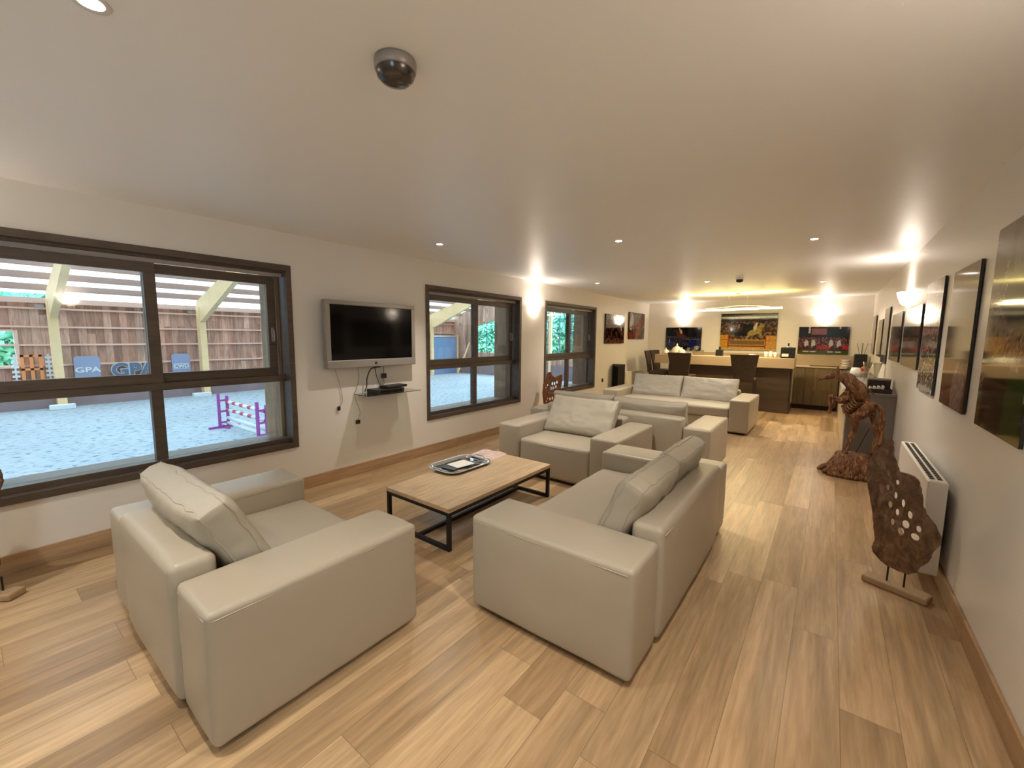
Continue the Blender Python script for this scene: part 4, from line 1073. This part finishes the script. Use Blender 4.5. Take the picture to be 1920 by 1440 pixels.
# end wall with open gridded bay
bm = bm_new()
for a, b, c, d in ((FX, -14.75, GZ + .85, 2.67), (-14.75, -6.9, GZ + .85, .47), (-6.9, -.5, GZ + .85, 2.7)): box(bm, a, b, EY, EY + .06, c, d)
def gable(bm, xs, y0, y1, low):
    for a, b in zip(xs, xs[1:]):
        vs = [bm.verts.new(p) for y in (y0, y1) for p in ((a, y, low(a)), (b, y, low(b)), (b, y, roofz(b) + .21), (a, y, roofz(a) + .21))]
        for f in ((0, 1, 2, 3), (4, 5, 6, 7), (0, 1, 5, 4), (3, 2, 6, 7), (0, 3, 7, 4), (1, 2, 6, 5)): bm.faces.new([vs[k] for k in f])
gable(bm, (-14.75, -13, -11, -8.6, -6.9), EY, EY + .06, lambda x: min(2.2 + .27 * (x + 14.75), 3.85))
gable(bm, (FX, -14.75), EY, EY + .06, lambda x: 2.66); gable(bm, (-6.9, -.5), EY, EY + .06, lambda x: 2.66)
struct('wall_arena_end', bm, M['arenawood2'])
struct('trim_5', B(FX, -.5, EY - .08, EY - .002, GZ, GZ + .85), M['kick'])
bm = bm_new()
x = -14.75
while x <= -6.8: box(bm, x - .02, x + .02, EY + .005, EY + .05, .47, min(2.2 + .27 * (x + 14.75), 3.85)); x += .79
for z in (1.1, 1.75, 2.4): box(bm, -14.75 + max(0, (z - 2.2) / .27), -6.9, EY + .005, EY + .05, z - .015, z + .015)
struct('window_5', bm, M['signdark'])
bm = bm_new()
for a, b in ((-14.95, -14.75), (-9.05, -8.9)): box(bm, a, b, EY - .16, EY - .005, GZ, roofz(a) - .3)
struct('trim_6', bm, M['glulam'])
bm = B(FX, -.5, NY - .06, NY, GZ, 2.67); gable(bm, (FX, -8.6, -.5), NY - .06, NY, lambda x: 2.66)
struct('wall_arena_near_end', bm, M['arenawood2'])
# roof
bm = bm_new()
for a, b in ((FX - .2, -8.6), (-8.6, -.45)):
    bm.faces.new([bm.verts.new(p) for p in ((a, NY, roofz(a) + .22), (b, NY, roofz(b) + .22), (b, EY, roofz(b) + .22), (a, EY, roofz(a) + .22))])
struct('ceiling_arena', bm, M['roof'])
for k, x in enumerate([FX + .75 + 1.0 * i for i in range(16)]):
    z = roofz(x)
    struct('trim_%d' % (10 + k), B(x - .05, x + .05, NY, EY, z + .0, z + .20), M['purlin'])
# timber frames: post and rafter over the far half, rafter down to the building on the near half
for y, lb in ((2.0, 'left in the first window'), (6.1, 'right in the first window'), (10.2, 'in the middle of the arena'), (14.3, 'second from the arena end'), (18.4, 'nearest the arena end wall')):
    t = thing('timber_frame', 'yellow timber post and rafter of the arena, ' + lb, 'timber frame', (0, y, 0), 0, 'timber frames of the arena')
    obj('post', B(FX + .50, FX + .86, -.11, .11, GZ, 2.60, bev=.005), M['glulam'], t)
    xa = FX + .50
    prof = [(xa, 1.75), (xa + .36, 2.0), (xa + 4.4, roofz(xa + 4.4) - .50), (-8.6, roofz(-8.6) - .45), (-8.6, roofz(-8.6)), (xa, roofz(xa))]
    bm = bm_new(); prism(bm, prof, lambda u, v, w: (u, w - .09, v), (), .18); obj('rafter', bm, M['glulam'], t)
    prof = [(-.62, 2.25), (-8.6, roofz(-8.6) - .45), (-8.6, roofz(-8.6)), (-.62, roofz(-.62))]
    bm = bm_new(); prism(bm, prof, lambda u, v, w: (u, w - .09, v), (), .18); obj('rafter', bm, M['glulam'], t)
    obj('lamp_box', B(FX + .34, FX + .50, -.35, -.15, 2.32, 2.45), M['brushed'], t)
# roller door in the far wall
t = thing('arena_door', 'blue grey sliding door in the far wall of the arena', 'door', (FX + .52, 19.75, GZ))
obj('door_leaf', B(.0, .08, -1.0, 1.07, 0.02, 2.42), M['door'], t); obj('door_rail', B(0, .12, -1.1, 1.2, 2.45, 2.55), M['alu'], t); obj('door_post', B(0, .14, 1.08, 1.2, 0, 2.6), M['glulam'], t)
# text helper
def text_mesh(s, size, ext, bold=0):
    cu = bpy.data.curves.new('lettering', 'FONT'); cu.body = s; cu.size = size; cu.extrude = ext; cu.align_x = 'CENTER'; cu.align_y = 'CENTER'; cu.offset = bold
    o = bpy.data.objects.new('lettering', cu); C.objects.link(o)
    bpy.context.view_layer.update()
    me = bpy.data.meshes.new_from_object(o.evaluated_get(bpy.context.evaluated_depsgraph_get()))
    bpy.data.objects.remove(o); bpy.data.curves.remove(cu)
    return me
def letters(s, size, parent, loc, mat, ext=.01, bold=0, sx=1.0, name='lettering'):
    me = text_mesh(s, size, ext, bold)
    me.transform(Matrix(((0, 0, 1, 0), (1, 0, 0, 0), (0, 1, 0, 0), (0, 0, 0, 1))) @ Matrix.Diagonal((sx, 1, 1, 1)))
    # x of the text runs along +y, facing +x
    me.materials.clear(); me.materials.append(mat)
    o = bpy.data.objects.new(name, me); C.objects.link(o); o.parent = parent; o.location = loc
    return o
def signboard(label, y, w, z1, txt, ts):
    t = thing('sign_board', label, 'sign', (-16.8, y, -.128), 0, 'blue grey sign boards')
    h = z1 + .128
    bm = bm_new(); prism(bm, rrect(-w / 2, w / 2, 0, h, .10), lambda u, v, ww: (ww - .02, u, v), (), .05)
    obj('board', bm, M['bluepanel'], t)
    letters(txt, ts, t, (.042, 0, h * .42), M['signwhite'], .012, .006, 1.35 if txt == 'GPA' else 1.0)
    return t
signboard('blue grey rounded board reading GPA in white', 2.75, .66, .72, 'GPA', .25)
b2 = signboard('blue grey rounded board reading CWD, beside the right timber post', 5.45, .60, .73, 'CWD', .20)
bm = bm_new(); tube(bm, [(.045, -.25, .26), (.045, .25, .26), (.045, .25, .46), (.045, -.25, .46), (.045, -.25, .26)], .01, 5); obj('letter_frame', bm, M['signwhite'], b2)
t = thing('letter_sign', 'large slate coloured GPA letters standing between the two sign boards', 'sign', (-16.8, 4.0, -.128), 0)
letters('GPA', .66, t, (.0, 0, .29), M['signborder'], .02, .045, 1.0, 'letter_edge'); letters('GPA', .66, t, (.03, 0, .29), M['signdark'], .02, .022, 1.0)
obj('letter_base', B(-.06, .06, -.62, .62, .0, .05), M['signdark'], t)
# orange obstacle
t = thing('jump_gate', 'orange gate obstacle with striped wings at the far left of the arena', 'jump', (-16.78, 1.42, -.128))
bm = bm_new()
for a, b, c, d in ((-.2, .28, .86, .93), (-.2, .28, .42, .49), (-.2, .28, .02, .09), (-.2, -.12, .02, .93), (.20, .28, .02, .93), (.0, .08, .02, .93)): box(bm, -.03, .03, a, b, c, d)
obj('gate_panel', bm, M['orange'], t)
for y in (-.32, .42):
    obj('wing_post', B(-.03, .03, y - .02, y + .02, 0, .95), M['signwhite'], t)
    bm = bm_new()
    for k in range(6): box(bm, -.035, .035, y - .08, y + .08, .05 + k * .15, .12 + k * .15)
    obj('striped_wing', bm, M['signwhite'], t)
# purple jump
t = thing('show_jump', 'pink purple show jump with red and white poles on the sand', 'jump', (-7.7, 4.32, GZ))
for s, wn in ((-1.15, 0), (1.25, 1)):
    bm = bm_new()
    box(bm, s - .03, s + .03, -.22, -.16, .03, .95); box(bm, s - .03, s + .03, -.02, .04, .03, .86)
    for z in (.12, .42, .72): box(bm, s - .015, s + .015, -.2, .02, z, z + .05)
    w1 = obj('jump_wing', bm, M['purple'], t)
    obj('wing_foot', box(B(s - .05, s + .05, -.45, .28, 0, .05), s - .3, s + .3, -.12, -.05, 0, .05), M['purple'], w1)
for z in (.70, .48, .26, .12):
    obj('pole', tube(bm_new(), [(-1.12, .0, z), (1.22, .0, z)], .045, 10), M['pole'] if z > .4 else M['signwhite'], t, smooth=True)
for y, lb in ((1.97, 'white block lying at the foot of the arena wall, left one'), (5.85, 'white block lying at the foot of the arena wall, right one')):
    tag(obj('white_block', B(-.12, .12, -.3, .3, 0, .16, bev=.02), M['signwhite'], None, (-15.98, y, GZ)), lb, 'block', 'white blocks on the sand')
tag(obj('wooden_pole', tube(bm_new(), [(-15.8, 20.3, GZ + .05), (-15.3, 20.95, 1.1)], .05, 8), M['glulam']), 'long pale pole leaning in the far corner of the arena', 'pole')
# trees beyond
tag(obj('meadow', B(-45, 25, EY + .1, 60, -1.3, -1.15), M['meadow']), 'green grass beyond the arena', 'grass')['kind'] = 'stuff'
o = tag(obj('meadow', B(-50, FX - .1, -25, EY, -1.3, -1.15), M['meadow']), 'green grass behind the far arena wall', 'grass'); o['kind'] = 'stuff'
def tree(loc, r, h, label, seed):
    rnd = random.Random(seed)
    t = thing('leafy_tree', label, 'tree', loc, 0, 'trees outside the arena')
    obj('trunk', tube(bm_new(), [(0, 0, 0), (.05, 0, h * .5), (0, .05, h * .8)], [.16, .13, .06], 8), M['trunk'], t, smooth=True)
    bm = bm_new()
    for k in range(5200):
        a = rnd.uniform(0, 2 * PI); b = math.acos(rnd.uniform(-1, 1)); q = r * rnd.uniform(.55, 1) ** .5
        p = Vector((q * math.cos(a) * math.sin(b), q * .7 * math.sin(a) * math.sin(b), h * .5 + h * .5 * math.cos(b) * rnd.uniform(.85, 1)))
        p += Vector((p.x, p.y, 0)) * .12 * noise.noise(p * 1.2); p.z = max(p.z, .3)
        s = rnd.uniform(.10, .21); d1 = Vector((rnd.gauss(0, 1), rnd.gauss(0, 1), rnd.gauss(0, 1))).normalized(); d2 = d1.orthogonal().normalized()
        bm.faces.new([bm.verts.new(p + d1 * s * 1.5), bm.verts.new(p + d2 * s * .6), bm.verts.new(p - d1 * s * 1.5), bm.verts.new(p - d2 * s * .6)])
    obj('foliage', bm, M['leaf'], t)
tree((-24.0, 27.5, -1.15), 2.5, 5.6, 'leafy green tree seen at the left of the arena end opening', 1)
tree((-18.5, 26.5, -1.15), 2.5, 5.6, 'leafy green tree seen through the second window', 2)
tree((-13.0, 27.5, -1.15), 2.5, 6.2, 'leafy green tree behind the middle of the arena end opening', 3)
tree((-8.0, 27.0, -1.15), 2.4, 6.6, 'leafy green tree seen through the third window', 4)
tree((-22.0, 1.3, -1.15), 2.8, 5.0, 'leafy green tree seen through the small far left arena window', 5)
